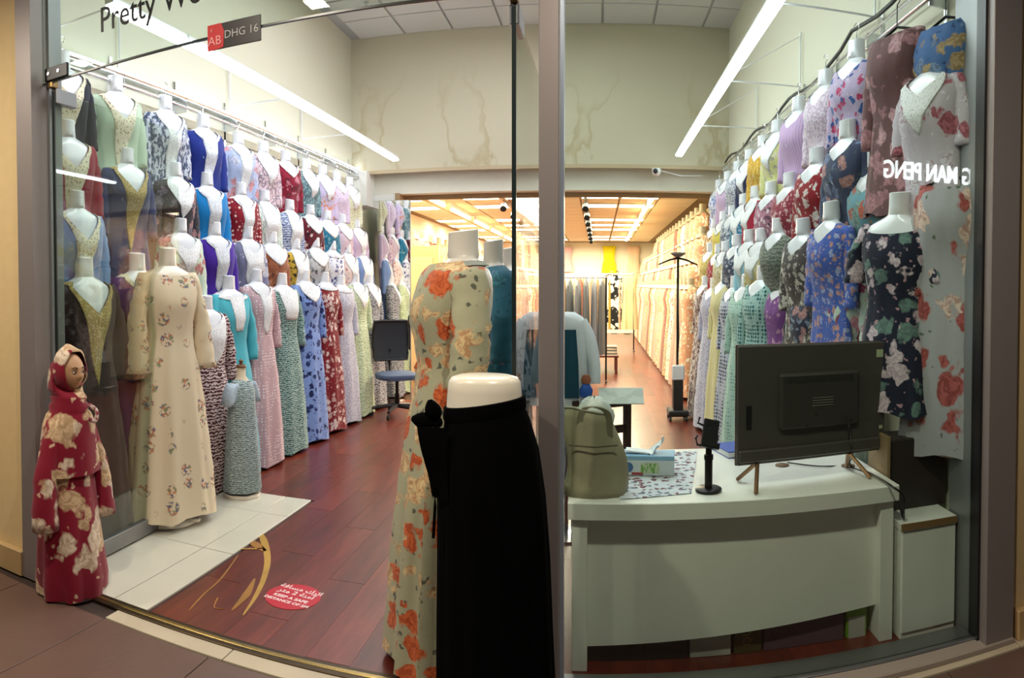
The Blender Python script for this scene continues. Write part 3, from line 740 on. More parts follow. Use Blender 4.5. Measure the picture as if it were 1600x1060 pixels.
# right wall -------------------------------------------------------
RR = -math.radians(74)
YT, Y2, Y3, Y4 = 1.40, 1.34, 1.26, 1.15
right_rows = [
 ('top', YT, [
  (1338, 64, FAB('#b7a8c6', 'flowers', '#c94f7c', '#3a64a8', .9, '#e8c9d8'), 'lilac dress with pink and blue scarf print', 'v', None),
  (1290, 110, FAB('#b8a3b6', 'speckle', '#dccfdc', None, .9), 'greyish mauve fine print dress', 'v', None),
  (1248, 152, FAB('#b096c2', 'stripes', '#caa8c8', None, 1), 'violet dress with peach stripes', 'v', None),
  (1215, 188, FAB('#cfd08e', 'flowers', '#e7e2c6', '#b7b7a0', 1), 'lime yellow dress', 'v', ('yoke', 'lace')),
  (1193, 212, FAB('#c79a2e', 'leaf', '#dcb95c', '#b08520', 1), 'mustard yellow textured dress', 'v', None),
  (1172, 234, FAB('#23284f'), 'plain navy dress', 'v', ('yoke', 'lace')),
  (1153, 252, FAB('#70768c', 'speckle', '#d9dce4', None, 1), 'slate and white speckled dress', 'v', None),
  (1138, 268, FAB('#c9afd0'), 'light orchid dress', 'v', ('band', 'lace')),
  (1124, 281, FAB('#e7e9f2', 'leaf', '#5b7cc0', '#9fb2dc', 1), 'white dress with blue leaves', 'v', None)]),
 ('second', Y2, [
  (1325, 188, FAB('#3c4460', 'roses', '#b98f8c', '#7485a8', 1.4, '#59694f'), 'navy dress with muted peach roses', 'v', None),
  (1277, 231, FAB('#8c1822', 'flowers', '#ece3e0', '#e0cfcb', .8), 'bright red dress with white flowers', 'v', None),
  (1234, 270, FAB('#8a2c3c', 'flowers', '#d9b3b6', '#efdede', 1.1), 'burgundy dress with small pink petals', 'v', None),
  (1205, 284, FAB('#a87488', 'flowers', '#e3cfd6', '#6e4a5c', 1.2), 'rosewood pink dotted floral dress', 'v', None),
  (1181, 291, FAB('#a31a38'), 'plain crimson dress', 'v', ('yoke', 'lace')),
  (1163, 303, FAB('#2d7ba0', 'flowers', '#e5eef2', '#9fc6d6', 1.1), 'ocean blue dress with white flowers', 'v', ('yoke', 'lace')),
  (1146, 322, FAB('#596273', 'leaf', '#ced3da', '#8d94a2', 1), 'grey and white leaf dress', 'v', None),
  (1132, 330, FAB('#d8c65a'), 'sunny yellow dress', 'v', ('band', 'lace')),
  (1118, 342, FAB('#b77b34', 'leaf', '#e8d6b0', '#2c2a2c', 1), 'amber and black print dress', 'v', None)]),
 ('third', Y3, [
  (1300, 315, FAB('#4460b4', 'flowers', '#a9b4dc', '#c99a94', 1.25), 'cobalt blue dress with tiny pale flowers', 'v', None),
  (1256, 341, FAB('#4d4646', 'flowers', '#d6d3ca', '#b3aea4', .9), 'charcoal dress with cream petals', 'v', None),
  (1217, 341, FAB('#7d8478', 'zigzag', '#565c54', None, .8), 'sage grey ruffled dress', 'v', None),
  (1190, 357, FAB('#cdbf86', 'flowers', '#e8e2c6', '#b4a25e', 1.3), 'straw yellow dress', 'v', ('yoke', 'lace')),
  (1171, 359, FAB('#93c4d8'), 'pastel sky blue dress', 'v', ('yoke', 'lace')),
  (1152, 367, FAB('#323a52', 'flowers', '#c8ccd8', '#8b92a6', 1.3), 'ink blue dress with pale flecks', 'v', None),
  (1135, 377, FAB('#d8d0b0', 'flowers', '#efeada', '#bfb27c', 1.3), 'ivory floral dress', 'v', ('band', 'lace')),
  (1124, 381, FAB('#a52535', 'flowers', '#e5b6b6', '#8c1828', 1.3), 'scarlet sprigged dress', 'v', None),
  (1111, 379, FAB('#b59a45', 'speckle', '#d6c380', None, 1), 'ochre dress', 'v', None)])]
for rname, X, lst in right_rows:
    for (px, py, m, words, nk, tr_) in lst:
        bust(px, py, X, RR, m, '%s, %s row of the right wall' % (words, rname), nk, tr_, hook=(rname == 'top'))
for (px, py, m, words, nk, X, sc) in [
  (1328, 398, FAB('#b5c6bc', 'roses', '#d9a6b4', '#a04a6a', 1.15, '#dfe4d8'), 'pale mint dress with pink roses above the monitor', 'wide', 1.36, 1.0),
  (1268, 424, FAB('#34364a', 'roses', '#b98f8f', '#8fa0b4', 1.5, '#6b7a86'), 'navy dress with dusky flowers and ruffled collar above the monitor', 'v', 1.32, .96),
  (1226, 421, FAB('#7d4a8c', 'flowers', '#c9a0bc', '#8f5c9c', 1.2), 'plum purple dress with pink floral shoulders above the monitor', 'v', 1.30, .96),
  (1193, 415, FAB('#2f6668', 'lattice', '#9fc0bb', None, .9), 'dark teal full-length dress with pale diamond lattice', 'v', 1.20, 1.0),
  (1168, 428, FAB('#a9c8bc', 'dots', '#5f8a80', None, .9), 'mint green full-length dress with teal dots', 'v', 1.20, 1.0),
  (1150, 431, FAB('#3d4058', 'lattice', '#b8bccb', None, .8), 'navy and white geometric print full-length dress', 'v', 1.20, 1.0),
  (1134, 423, FAB('#c9bd7e', 'stripes', '#dfd8b0', None, 1), 'straw coloured full-length dress', 'v', 1.20, 1.0),
  (1117, 434, FAB('#9d9bb6', 'speckle', '#c6c5d8', None, 1), 'lavender grey full-length dress', 'v', 1.20, 1.0),
  (1103, 431, FAB('#6b4a4a', 'leaf', '#d5c6c0', '#a08a84', 1), 'brown and white sprig print full-length dress', 'v', 1.20, 1.0)]:
    bust(px, py, X, RR, m, words + ', bottom right-wall row', nk, None, hang=False, hem=1.7, scale=sc, sl=.5)
# the big ones next to the window
NAVYF = FAB('#1d2136', 'roses', '#d8c6d2', '#6e8a86', 1.3, '#b58f9c')
bust(1406, 301, 0, RR + .35, NAVYF, 'black and navy dress with large pink and white blossoms beside the window jamb', 'wide', None, hang=False, hem=1.02, scale=1.0, Y=2.92, sl=.26)
bust(1457, 76, 0, RR + .1, FAB('#c5bcc8', 'roses', '#b8707e', '#dcd6e2', 1.1), 'pale lilac blouse with dark pink roses, highest bust beside the window jamb', 'v', ('yoke', 'lace'), hang=True, hem=.8, Y=2.80, sl=.3, hook=True)
bust(1368, 234, 1.42, RR + .1, FAB('#6f9fae', 'roses', '#c9715c', '#8fb2ae', 1.3, '#b8935c'), 'aqua dress with coral flowers below the brown rose dress', 'v', None, hem=.6, sl=.35)
def hung(px, py, Y, mat, label, hem, rz=RR, neck='round', name='hanging_dress', sl=.5, scale=1, group=None, X=None):
    p = at_y(px, py, Y) if X is None else at_x(px, py, X)
    t = thing(name, p, label, 'dress', rz, group); t.scale = (scale,) * 3
    link('dress', dress_mesh(neck, True, hem, (px * 3) % 5, .06, .02), t, mat=mat)
    for s in (-1, 1): link('sleeve', sleeve_mesh(s, sl, px % 3, True), t, mat=mat)
    mb = MB(); mb.tube([(-.17, 0, -.155), (0, 0, -.10), (.17, 0, -.155)], .007, 6); mb.tube([(0, 0, -.10), (0, 0, .01)] + [(.02 * math.sin(a), 0, .03 - .02 * math.cos(a)) for a in [.3 + .4 * i for i in range(11)]], .003, 6)
    mb.build('hanger', BLACKM, t)
    return t
hung(1402, 10, 3.05, FAB('#6b4a4c', 'roses', '#c9a0a6', '#b08088', 1.0, '#8a6266'), 'brown dress with large dusty pink roses hanging at the top of the right wall', 1.0)
hung(1478, -8, 2.78, FAB('#4a6ea4', 'roses', '#b8a07c', '#7c97bf', 1.2, '#35507c'), 'denim blue dress with tan flowers hanging highest by the jamb', .95)
hung(1524, 50, 2.72, FAB('#262b3e', 'roses', '#a85f54', '#7c6a4c', 1.2, '#45506a'), 'long dark navy floral dress hanging against the window jamb', 1.5, scale=1.15)
pg_ = hung(1486, 240, 2.67, FAB('#a9a8ae', 'roses', '#b5605e', '#e2c6bc', .75, '#5f6f5e'), 'long pale grey dress with large red roses hanging against the jamb', 1.42, scale=.95, rz=RR + .35); pg_.scale = (.84, .9, .95)
# ------------------------------------------------------------------ dressed free-standing mannequins
def figure(name, loc, rz, mat, label, neck='round', hem=1.6, base=True, trim=None, scale=1.0, plastic=CREAMPL, slen=.5, sfl=.0, H=1.72, fold=.02, flare=.05, feet=True, one_sleeve=None, seed=2, deep=1.0, shift=0):
    t = thing(name, loc, label, 'mannequin', rz); k = H / 1.72 * scale
    holder = []
    def put(nm, me, mt=None):
        q = link(nm, me, t, (0, 0, H), mat=mt); q.scale = (k * 1.02, k * 1.02 * deep, k * 1.02); return q
    put('bust', bust_mesh(False), plastic)
    P_ = dress_mesh(neck, False, hem, seed, flare, fold); put('dress', P_, mat).location.y = -shift
    for s in ((-1, 1) if one_sleeve is None else (one_sleeve,)): put('sleeve', sleeve_mesh(s, slen, 1, False, sfl), mat).location.y = -shift * .6
    if trim: put('neck_trim', trim_mesh(neck, False, trim[0]), trim[1])
    if feet:
        for s in (-1, 1):
            mb = MB(); c = s * .075
            R = []
            for (y, z, wd, h) in ((.05, .045, .022, .03), (.03, .05, .032, .05), (-.02, .045, .034, .045), (-.08, .033, .036, .033), (-.13, .022, .038, .022), (-.165, .016, .03, .015), (-.18, .014, .012, .008)):
                R.append([(c + s * (-y) * .12 + wd * math.cos(a), y, .045 + z - .02 + h * math.sin(a)) for a in [2 * PI * i / 12 for i in range(12)]])
            mb.loft(R, True, True)
            mb.tube([(c, .03, .07), (c, .02, .3)], .03, 10, .04)
            mb.build('foot', plastic, t, True)
    if base:
        pr = [(.17, 0), (.185, .012), (.185, .03), (.17, .045), (.10, .05), (0.001, .05)]
        MB().lathe([(.001, 0)] + pr, n=32, sx=1.0, sy=.85).build('stand_base', plastic, t, True)
    return t
CF = FAB('#d9c9aa', 'roses', '#b5795f', '#8d7a8c', .95, '#d9c9aa')
def sprig(base):
    m, nt, b = newmat('cloth_cream_sprigs'); N, L = nt.nodes.new, nt.links.new
    b.inputs['Roughness'].default_value = .8
    tc = N('ShaderNodeTexCoord')
    n = N('ShaderNodeTexNoise'); n.inputs['Scale'].default_value = 55; n.inputs['Detail'].default_value = 1; L(tc.outputs['Object'], n.inputs['Vector'])
    v = N('ShaderNodeTexVoronoi'); v.inputs['Scale'].default_value = 8.5; v.inputs['Randomness'].default_value = .5; L(tc.outputs['Object'], v.inputs['Vector'])
    v2 = N('ShaderNodeTexVoronoi'); v2.inputs['Scale'].default_value = 60; L(tc.outputs['Object'], v2.inputs['Vector'])
    r = N('ShaderNodeValToRGB'); r.color_ramp.elements[0].position = .30; r.color_ramp.elements[0].color = (1, 1, 1, 1); r.color_ramp.elements[1].position = .38; r.color_ramp.elements[1].color = (0, 0, 0, 1); L(v.outputs['Distance'], r.inputs['Fac'])
    r2 = N('ShaderNodeValToRGB'); r2.color_ramp.elements[0].position = .48; r2.color_ramp.elements[0].color = (0, 0, 0, 1); r2.color_ramp.elements[1].position = .52; r2.color_ramp.elements[1].color = (1, 1, 1, 1); L(n.outputs['Fac'], r2.inputs['Fac'])
    mu = N('ShaderNodeMath'); mu.operation = 'MULTIPLY'; L(r.outputs[0], mu.inputs[0]); L(r2.outputs[0], mu.inputs[1])
    sp_ = N('ShaderNodeSeparateColor'); L(v2.outputs['Color'], sp_.inputs[0])
    r3 = N('ShaderNodeValToRGB'); r3.color_ramp.interpolation = 'CONSTANT'; e = r3.color_ramp.elements; e[0].color = hexc('#c08060'); e[1].position = .4; e[1].color = hexc('#6d6880'); q = e.new(.7); q.color = hexc('#8a8f6c'); L(sp_.outputs[0], r3.inputs['Fac'])
    mx = N('ShaderNodeMix'); mx.data_type = 'RGBA'; L(mu.outputs[0], mx.inputs[0]); mx.inputs[6].default_value = hexc(base); L(r3.outputs[0], mx.inputs[7]); L(mx.outputs[2], b.inputs['Base Color'])
    return m
p = at_z(266, 812, .02)
figure('mannequin', (p.x, p.y, .004), RL - .18, sprig('#dccdb0'), 'cream long dress with small flower sprigs on a headless mannequin standing on the tiles', 'round', 1.56, H=at_y(270, 388, p.y).z, scale=1.04, slen=.55, sfl=.03)
# floral mannequin in the doorway
def orange_roses():
    return FAB('#a9a98c', 'roses', '#d06a3a', '#dcc493', 1.15, '#5a5e50')
p = at_z(668, 1052, .0); FX, FYY = at_y(724, 400, 2.72).x, 2.72
fm = figure('mannequin', (FX, FYY, 0), math.radians(-60), orange_roses(), 'sage green long dress with orange and cream roses on a headless mannequin in the doorway', 'high', 1.66, H=at_y(724, 362, FYY).z, trim=('band', FAB('#8f948a')), scale=1.0, slen=.46, sfl=.01, flare=.07, fold=.02, plastic=flat('ivory_plastic', '#dcd9cf', .3), seed=3, deep=1.3, shift=.045)
# row of mannequins behind it, along the door leaf
figure('mannequin', (at_y(771, 380, 3.35).x, 3.35, 0), math.radians(-66), FAB('#2b6379', 'roses', '#b08aa0', '#3f7f90', 1.2, '#24505f'), 'teal dress with mauve flowers on a mannequin behind the sage floral one', 'high', 1.55, H=at_y(771, 377, 3.35).z, slen=.4, plastic=flat('ivory_plastic', '#dcd9cf', .3))
figure('mannequin', (at_y(797, 390, 4.05).x, 4.05, 0), math.radians(-66), FAB('#d5dae6', 'flowers', '#22242c', '#3a3d48', .75, '#d5dae6'), 'white dress with black script-like motifs, third mannequin inside the doorway', 'high', 1.5, H=at_y(793, 388, 4.05).z, slen=.4, plastic=flat('ivory_plastic', '#dcd9cf', .3))
figure('mannequin', (at_y(806, 398, 4.85).x, 4.85, 0), math.radians(-66), FAB('#1d1e24', 'flowers', '#d7d7dc', '#8a8a92', .75), 'black and white dress on the fourth mannequin inside the doorway', 'high', 1.5, H=at_y(806, 397, 4.85).z, slen=.4, plastic=flat('ivory_plastic', '#dcd9cf', .3))

# ---- black skirt on a waist form
SY = 2.20; c0 = at_y(757, 600, SY)
sk = thing('skirt_form', (c0.x, SY, 0), 'black long skirt with a side bow on a white waist form before the mullion', 'mannequin')
zt = at_y(757, 588, SY - .02).z
BK = flat('black_crepe', '#020203', 1.0); BK.node_tree.nodes['Principled BSDF'].inputs['Specular IOR Level'].default_value = .08; rings = []
NS = 56
def ell(rx, ry, z, fold=0, tilt=0, cx=0, n=NS, nf=13, cy=0):
    return [(cx + rx * math.cos(a) * (1 + fold * math.sin(nf * a) + .5 * fold * math.sin(29 * a + 1)), cy + ry * math.sin(a) * (1 + fold * math.sin(nf * a)), z + tilt * math.cos(a)) for a in [2 * PI * i / n for i in range(n)]]
mb = MB(); mb.loft([ell(.02, .015, zt + .003), ell(.085, .062, zt + .001), ell(.108, .078, zt - .006), ell(.118, .086, zt - .02), ell(.121, .088, zt - .05), ell(.128, .094, zt - .14), ell(.15, .11, zt - .25)], True, True)
mb.build('waist_form', flat('ivory_waist_plastic', '#e8e2d0', .3, coat=.2), sk, True)
zb = zt - .088
sr = [ell(.126, .094, zb, 0, .020), ell(.130, .098, zb - .03, 0, .02), ell(.142, .105, zb - .07, .006, .018, .006), ell(.165, .12, zb - .16, .012, .01, .012), ell(.176, .13, zb - .30, .02, 0, .022), ell(.182, .14, zb - .5, .028, 0, .03), ell(.187, .145, zb - .75, .035, 0, .034), ell(.193, .15, zb - 1.0, .04, 0, .04)]
sr.insert(0, ell(.119, .088, zb - .01, 0, .02))
MB().loft(sr).build('skirt', BK, sk, 'all')
MB().loft([ell(.124, .092, zb + .004, 0, .02), ell(.134, .101, zb + .002, 0, .02), ell(.137, .104, zb - .03, 0, .02), ell(.133, .10, zb - .045, 0, .02)]).build('waistband', BK, sk, True)
# bow: knot, two loops, two tails on its left side
bz = zb - .06
mb = MB(); mb.lathe([(.001, -.02), (.016, -.012), (.02, 0), (.016, .012), (.001, .02)], (-.145, -.06, bz), 12); mb.build('knot', BK, sk, True)
for a, b2 in (((-.15, -.065, bz), (-.225, -.075, bz + .012)), ((-.145, -.065, bz + .005), (-.165, -.075, bz + .075))):
    a, b2 = Vector(a), Vector(b2); d = b2 - a; n_ = Vector((d.z, 0, -d.x)).normalized(); L_ = d.length; R = []
    for j in range(9):
        g = j / 8; hh = .028 * math.sin(PI * min(1, .12 + .8 * g)) ; dd = .022 * math.sin(PI * min(.95, .15 + .75 * g))
        R.append([a + d * g + n_ * hh * math.cos(t_) + Vector((0, dd * math.sin(t_), 0)) for t_ in [2 * PI * i / 14 for i in range(14)]])
    MB().loft(R, True, True).build('bow_loop', BK, sk, True)
R = []
for i in range(9):
    g = i / 8; z = bz - .01 - .22 * g; R.append([(-.185 + .028 * g - .02 * (1 - g), -.085 - .01 * math.sin(g * 6), z), (-.11 + .01 * g, -.10, z - (.02 if i == 8 else 0)), (-.11 + .01 * g, -.09, z), (-.185 + .028 * g - .02 * (1 - g), -.075, z)])
MB().loft(R, True, True).build('bow_tail', BK, sk, True)
MB().tube([(-.145, -.09, bz - .2), (-.142, -.10, bz - .26), (-.148, -.10, bz - .36)], .005, 6).build('tie_end', BK, sk, True)
MB().lathe([(.015, .02), (.015, zt - .2)], n=12).build('pole', CHROME, sk, True)
MB().lathe([(.001, 0), (.15, 0), (.15, .012), (.03, .022), (.001, .022)], n=28).build('stand_base', CHROME, sk, True)

# ---- child mannequin with head scarf
p = at_z(112, 905, 0)
CX_, CY_ = -2.36, 2.42
RED = FAB('#7d0b26', 'roses', '#cdb08c', '#d9c6b0', .8, '#c8a88c')
ch = thing('child_mannequin', (CX_, CY_, 0), 'child mannequin in a dark red floral robe and head scarf standing at the door jamb', 'mannequin', math.radians(84))
def er(cx, cy, z, rx, ryf, ryb, fold=0, nf=8, seed=0, n=36, tiltx=0):
    out = []
    for i in range(n):
        a = 2 * PI * i / n; c, s = math.cos(a), math.sin(a); q = 1 + fold * math.sin(nf * a + seed) + fold * .5 * math.sin(19 * a + seed * 2)
        out.append((cx + rx * c * q, cy + (ryf if s < 0 else ryb) * s * q, z + tiltx * s))
    return out
body = [er(0, 0, .93, .05, .05, .05), er(0, 0, .90, .095, .07, .07), er(0, 0, .85, .125, .085, .08, .01), er(0, 0, .76, .128, .095, .09, .02), er(0, 0, .62, .125, .10, .10, .03), er(0, 0, .45, .145, .12, .12, .045), er(.0, 0, .25, .165, .14, .14, .06), er(.01, 0, .08, .18, .155, .155, .075), er(.01, 0, .01, .175, .15, .15, .09)]
MB().loft(body).build('robe', RED, ch, 'all')
for s in (-1, 1):
    R = []
    for j in range(12):
        g = j / 11; z = .86 - .50 * g; R.append([(s * (.09 + .065 * min(1, g * 2) + .03 * g) + (.042 + .03 * g) * math.cos(a) * (1 + .08 * math.sin(j * 2 + a)), -.01 - .03 * g + (.05 + .012 * g) * math.sin(a), z + (.01 if j == 0 else 0)) for a in [2 * PI * i / 14 for i in range(14)]])
    MB().loft(R, True, True).build('sleeve', RED, ch, 'all')
# head: face forward = -y
SK = flat('tan_mannequin_skin', '#b88d68', .5)
R = []; nn = 48; mm = 36
for j in range(mm + 1):
    v = PI * j / mm; ring = []
    for i in range(nn):
        u = 2 * PI * i / nn; x = math.sin(v) * math.cos(u); y = math.sin(v) * math.sin(u); z = math.cos(v)
        rx, ry, rz_ = .068, .082, .098
        taper = 1 - .26 * max(0, -z) ** 1.3
        X_, Y_, Z_ = x * rx * taper, y * ry * (1 - .10 * max(0, -z)), z * rz_
        if y < 0:
            fr = max(0, -y)
            def g(cx, cz, sx, sz): return math.exp(-((X_ - cx) / sx) ** 2 - ((Z_ - cz) / sz) ** 2)
            Y_ -= fr * (.017 * g(0, -.022, .009, .014) + .008 * g(0, .0, .007, .022))   # nose
            Y_ += fr * (.008 * g(.027, .004, .015, .010) + .008 * g(-.027, .004, .015, .010))  # sockets
            Y_ -= fr * (.006 * g(0, -.046, .018, .0055) + .006 * g(0, -.056, .016, .005) - .004 * g(0, -.051, .02, .002))
            Y_ -= fr * (.008 * g(0, -.078, .018, .014) + .004 * g(.034, -.028, .02, .02) + .004 * g(-.034, -.028, .02, .02) + .004 * g(.027, .026, .022, .006) + .004 * g(-.027, .026, .022, .006))
        ring.append((X_, Y_, Z_))
    R.append(ring)
HZ = 1.09
hd = MB(); hd.loft(R[1:-1], True, True); hd.tube([(0, .01, -.06), (0, .015, -.19)], .036, 14)
h = hd.build('head', SK, ch, 'all', (0, -.01, HZ))
for s in (-1, 1):
    mb = MB(); mb.lathe([(.001, -.006), (.009, -.004), (.0115, 0), (.009, .004), (.001, .006)], n=14, sy=.6, M=Matrix.Translation((s * .027, -.073, .004)) @ Matrix.Rotation(0, 4, 'X'))
    mb.build('eye', flat('eye_white', '#d8cabb', .3), h, True)
    MB().lathe([(.0045, 0), (.0045, .001)], n=12, M=Matrix.Translation((s * .027, -.0798, .004)) @ Matrix.Rotation(PI / 2, 4, 'X')).build('iris', flat('dark_iris', '#1c120d', .2), h)
    mb = MB(); mb.tube([(s * .014, -.082, .024), (s * .028, -.081, .029), (s * .042, -.073, .024)], .0022, 6); mb.build('eyebrow', flat('brow', '#2a1a12', .7), h, True)
    mb = MB(); mb.tube([(s * .015, -.080, .006), (s * .027, -.081, .012), (s * .040, -.073, .007)], .0014, 6); mb.build('eyelash', flat('lash', '#120c0a', .7), h, True)
mb = MB(); mb.loft([[(x * .018, -.0885 - .004 * (1 - x * x) + (.0 if 1 else 0), -.051 + .006 * (1 - x * x) * k) for x in [-1 + .25 * i for i in range(9)]] for k in (-1, -.4, 0, .4, 1)], closed=False)
mb.build('lips', flat('lips', '#a4584e', .4), h, True)
# hood of scarf, open around the face
R = []
no = 30
for j in range(11):
    g = j / 10; ring = []
    for i in range(no + 1):
        a = PI * (-.5) + 2 * PI * i / no     # around face opening in x-z plane; opening facing -y
        ox, oz = .064 * math.cos(a), .088 * math.sin(a)
        # from opening rim (g=0) round over the head to the nape (g=1)
        th = g * PI * .62
        rr = 1 + .35 * math.sin(th)
        x = ox * (rr if g < .6 else rr * (1 - (g - .6) * 1.6)); z = oz * (rr if g < .6 else rr * (1 - (g - .6) * 1.4)); y = -.062 + .17 * (1 - math.cos(th)) * .62
        ring.append((x * 1.10, y + .004 * math.sin(5 * a), HZ + z * 1.06 + .010 + .004 * math.sin(7 * a + g * 6)))
    R.append(ring)
R.append([(0.0, .10, HZ)] * (no + 1))
MB().loft(R, closed=False).build('head_scarf', RED, ch, 'all')
# neck wrap and shoulder drape
wr = []
for (z, rx, f, b2, cy) in ((1.13, .070, -.02, .100, 0), (1.09, .086, -.02, .108, 0), (1.05, .092, -.015, .112, 0), (1.02, .092, .0, .112, 0), (1.00, .092, .040, .112, 0), (.985, .078, .082, .082, 0), (.965, .090, .100, .088, 0), (.945, .082, .090, .084, 0), (.925, .10, .112, .092, 0), (.905, .094, .10, .09, 0), (.885, .116, .112, .10, 0), (.84, .134, .118, .115, 0), (.78, .146, .122, .12, 0), (.70, .158, .124, .128, 0), (.60, .172, .128, .135, 0)):
    wr.append(er(0, cy, z, rx, f, b2, .006 + .05 * max(0, .92 - z), 7, z * 9))
MB().loft(wr).build('neck_wrap', RED, ch, 'all')
MB().tube(catmull([(.055, -.09, .93), (.075, -.125, .90), (.06, -.13, .855), (.03, -.12, .87)], 5), .011, 8).build('scarf_knot', FAB('#d0c4b8', 'speckle', '#8c3344', None, .6), ch, True)
MB().lathe([(.001, 0), (.15, 0), (.155, .01), (.001, .012)], n=28).build('stand_base', flat('dark_base', '#2a2422', .4), ch)

# ---- little dress form in front of the aqua dress
p = at_y(374, 700, 4.25)
df = thing('child_dress_form', (p.x + .02, p.y, 0), 'small cream dress form in a grey-blue patterned dress before the aqua dress', 'mannequin', RL)
ht = at_y(376, 562, p.y).z; k = ht / .9
MB().lathe([(.001, 0), (.115 * k, 0), (.12 * k, .01), (.12 * k, .03), (.05, .035), (.001, .035)], n=28).build('stand_base', CREAMPL, df, True)
MB().lathe([(.012, .02), (.012, .35)], n=10).build('pole', CHROME, df)
MB().lathe([(.07, .55 * k), (.085 * k, .62 * k), (.09 * k, .7 * k), (.055 * k, .765 * k), (.034 * k, .79 * k), (.032 * k, .845 * k), (.03 * k, .85 * k), (.001, .85 * k)], n=24, sy=.85).build('torso', flat('linen', '#d9cbb0', .8), df, True)
MB().lathe([(.034 * k, .848 * k), (.036 * k, .856 * k), (.03 * k, .865 * k), (.01 * k, .87 * k), (.012 * k, .885 * k), (.016 * k, .893 * k), (.001, .905 * k)], n=18).build('wooden_cap', flat('brown_wood_cap', '#6d4a2c', .35), df, True)
GB = FAB('#b4c3c4', 'zigzag', '#5f7374', None, 1.6)
MB().loft([er(0, 0, .775 * k, .045 * k, .04, .04, 0), er(0, 0, .755 * k, .08 * k, .06, .06), er(0, 0, .70 * k, .098 * k, .085 * k, .08, .01), er(0, 0, .60 * k, .10 * k, .09 * k, .085, .02), er(0, 0, .35 * k, .115 * k, .105 * k, .10, .04), er(0, 0, .05 * k, .135 * k, .125 * k, .12, .05), er(0, 0, .045 * k, .13 * k, .12 * k, .115, .05)]).build('dress', GB, df, 'all')
for s in (-1, 1):
    R = []
    for j in range(7):
        g = j / 6; R.append([(s * (.085 + .05 * g) * k + .045 * k * math.sin(PI * (.25 + .55 * g)) * math.cos(a), .05 * k * math.sin(a), (.745 - .13 * g) * k + .01 * math.sin(3 * a)) for a in [2 * PI * i / 14 for i in range(14)]])
    MB().loft(R, True, True).build('sleeve', FAB('#b9cad8', 'lace', '#8fa3b4'), df, 'all')

# ------------------------------------------------------------------ mirror on the end of the left wall
x0, x1 = XL + .02, at_y(640, 400, YB + .1).x
mr_ = thing('mirror', ((x0 + x1) / 2, YB + .13, 0), 'tall frameless mirror at the inner end of the left dress wall', 'mirror')
mrm, nt, b = newmat('mirror_silver'); b.inputs['Metallic'].default_value = 1; b.inputs['Roughness'].default_value = .02; b.inputs['Base Color'].default_value = (.82, .85, .84, 1)
hw = (x1 - x0) / 2; mz = at_y(600, 314, YB + .1).z
MB().box(-hw, hw, -.012, 0, .05, mz).build('mirror_glass', mrm, mr_)
MB().box(-hw - .004, hw + .004, -.002, .02, .045, mz + .004).build('backing', flat('mirror_back', '#7d7d78', .6), mr_)

# ------------------------------------------------------------------ office chair by the mirror
cp = at_z(628, 606, 0.0); OX, OY = -2.28, 7.55
oc = thing('office_chair', (OX, OY, 0), 'black office chair with blue-grey seat near the mirror', 'chair', math.radians(35))
for i in range(5):
    a = 2 * PI * i / 5 + .3; R = [(.30 * math.cos(a), .30 * math.sin(a), .085), (.15 * math.cos(a), .15 * math.sin(a), .11), (0, 0, .12)]
    lg = MB().tube(R, .018, 8, .028).build('leg', BLACK, oc, True)
    MB().lathe([(.03, -.012), (.03, .012)], n=14, M=Matrix.Translation((.30 * math.cos(a), .30 * math.sin(a), .03)) @ Matrix.Rotation(a, 4, 'Z') @ Matrix.Rotation(PI / 2, 4, 'X')).build('caster', BLACK, lg, True)
MB().lathe([(.028, .10), (.028, .25), (.018, .25), (.018, .43)], n=14).build('gas_lift', BLACKM, oc, True)
SB = flat('blue_grey_upholstery', '#4b5a74', .85, bump=.3, bscale=200)
R = [[((.23 + r_) * math.copysign(abs(math.cos(a)) ** .6, math.cos(a)), (.22 + r_) * math.copysign(abs(math.sin(a)) ** .6, math.sin(a)), z) for a in [2 * PI * i / 32 for i in range(32)]] for r_, z in ((-.06, .42), (0, .43), (.01, .46), (0, .485), (-.05, .50), (-.2, .505))]
MB().loft(R, True, True).build('seat', SB, oc, True)
MB().tube([(0, .18, .44), (0, .27, .46), (0, .29, .60), (0, .27, .75)], .02, 8).build('back_support', BLACK, oc, True)
bw = []
for j in range(7):
    z = .62 + .46 * j / 6; cv = .02 * math.sin(PI * j / 6); wv = .20 + .02 * math.sin(PI * j / 6); bw.append([(x * wv, .25 + cv - .04 * (1 - x * x) * 0 + .03 * x * x * -1, z) for x in [-1 + .25 * i for i in range(9)]])
mb = MB(); mb.loft(bw, closed=False); mb.loft([[(x, y + .02, z) for x, y, z in r_] for r_ in bw], closed=False)
mb.build('backrest', flat('black_mesh', '#23272e', .7), oc, True)
mb = MB(); mb.tube([bw[0][i] for i in range(9)] + [r_[8] for r_ in bw[1:]] + [bw[6][i] for i in range(7, -1, -1)] + [r_[0] for r_ in bw[5::-1]], .015, 8); mb.build('back_frame', BLACK, oc, True)

# ------------------------------------------------------------------ counter
CZ = .665
A = at_z(884, 790, CZ); Bp = at_z(1402, 742, CZ)
CY0 = FY + .125; CX0, CX1 = M1 + .02, at_y(1402, 745, CY0 + .05).x
ctr = thing('counter', ((CX0 + CX1) / 2, CY0, 0), 'white sales counter with bowed front panel behind the window', 'counter')
ccx = (CX0 + CX1) / 2; hwid = (CX1 - CX0) / 2; dep = .88
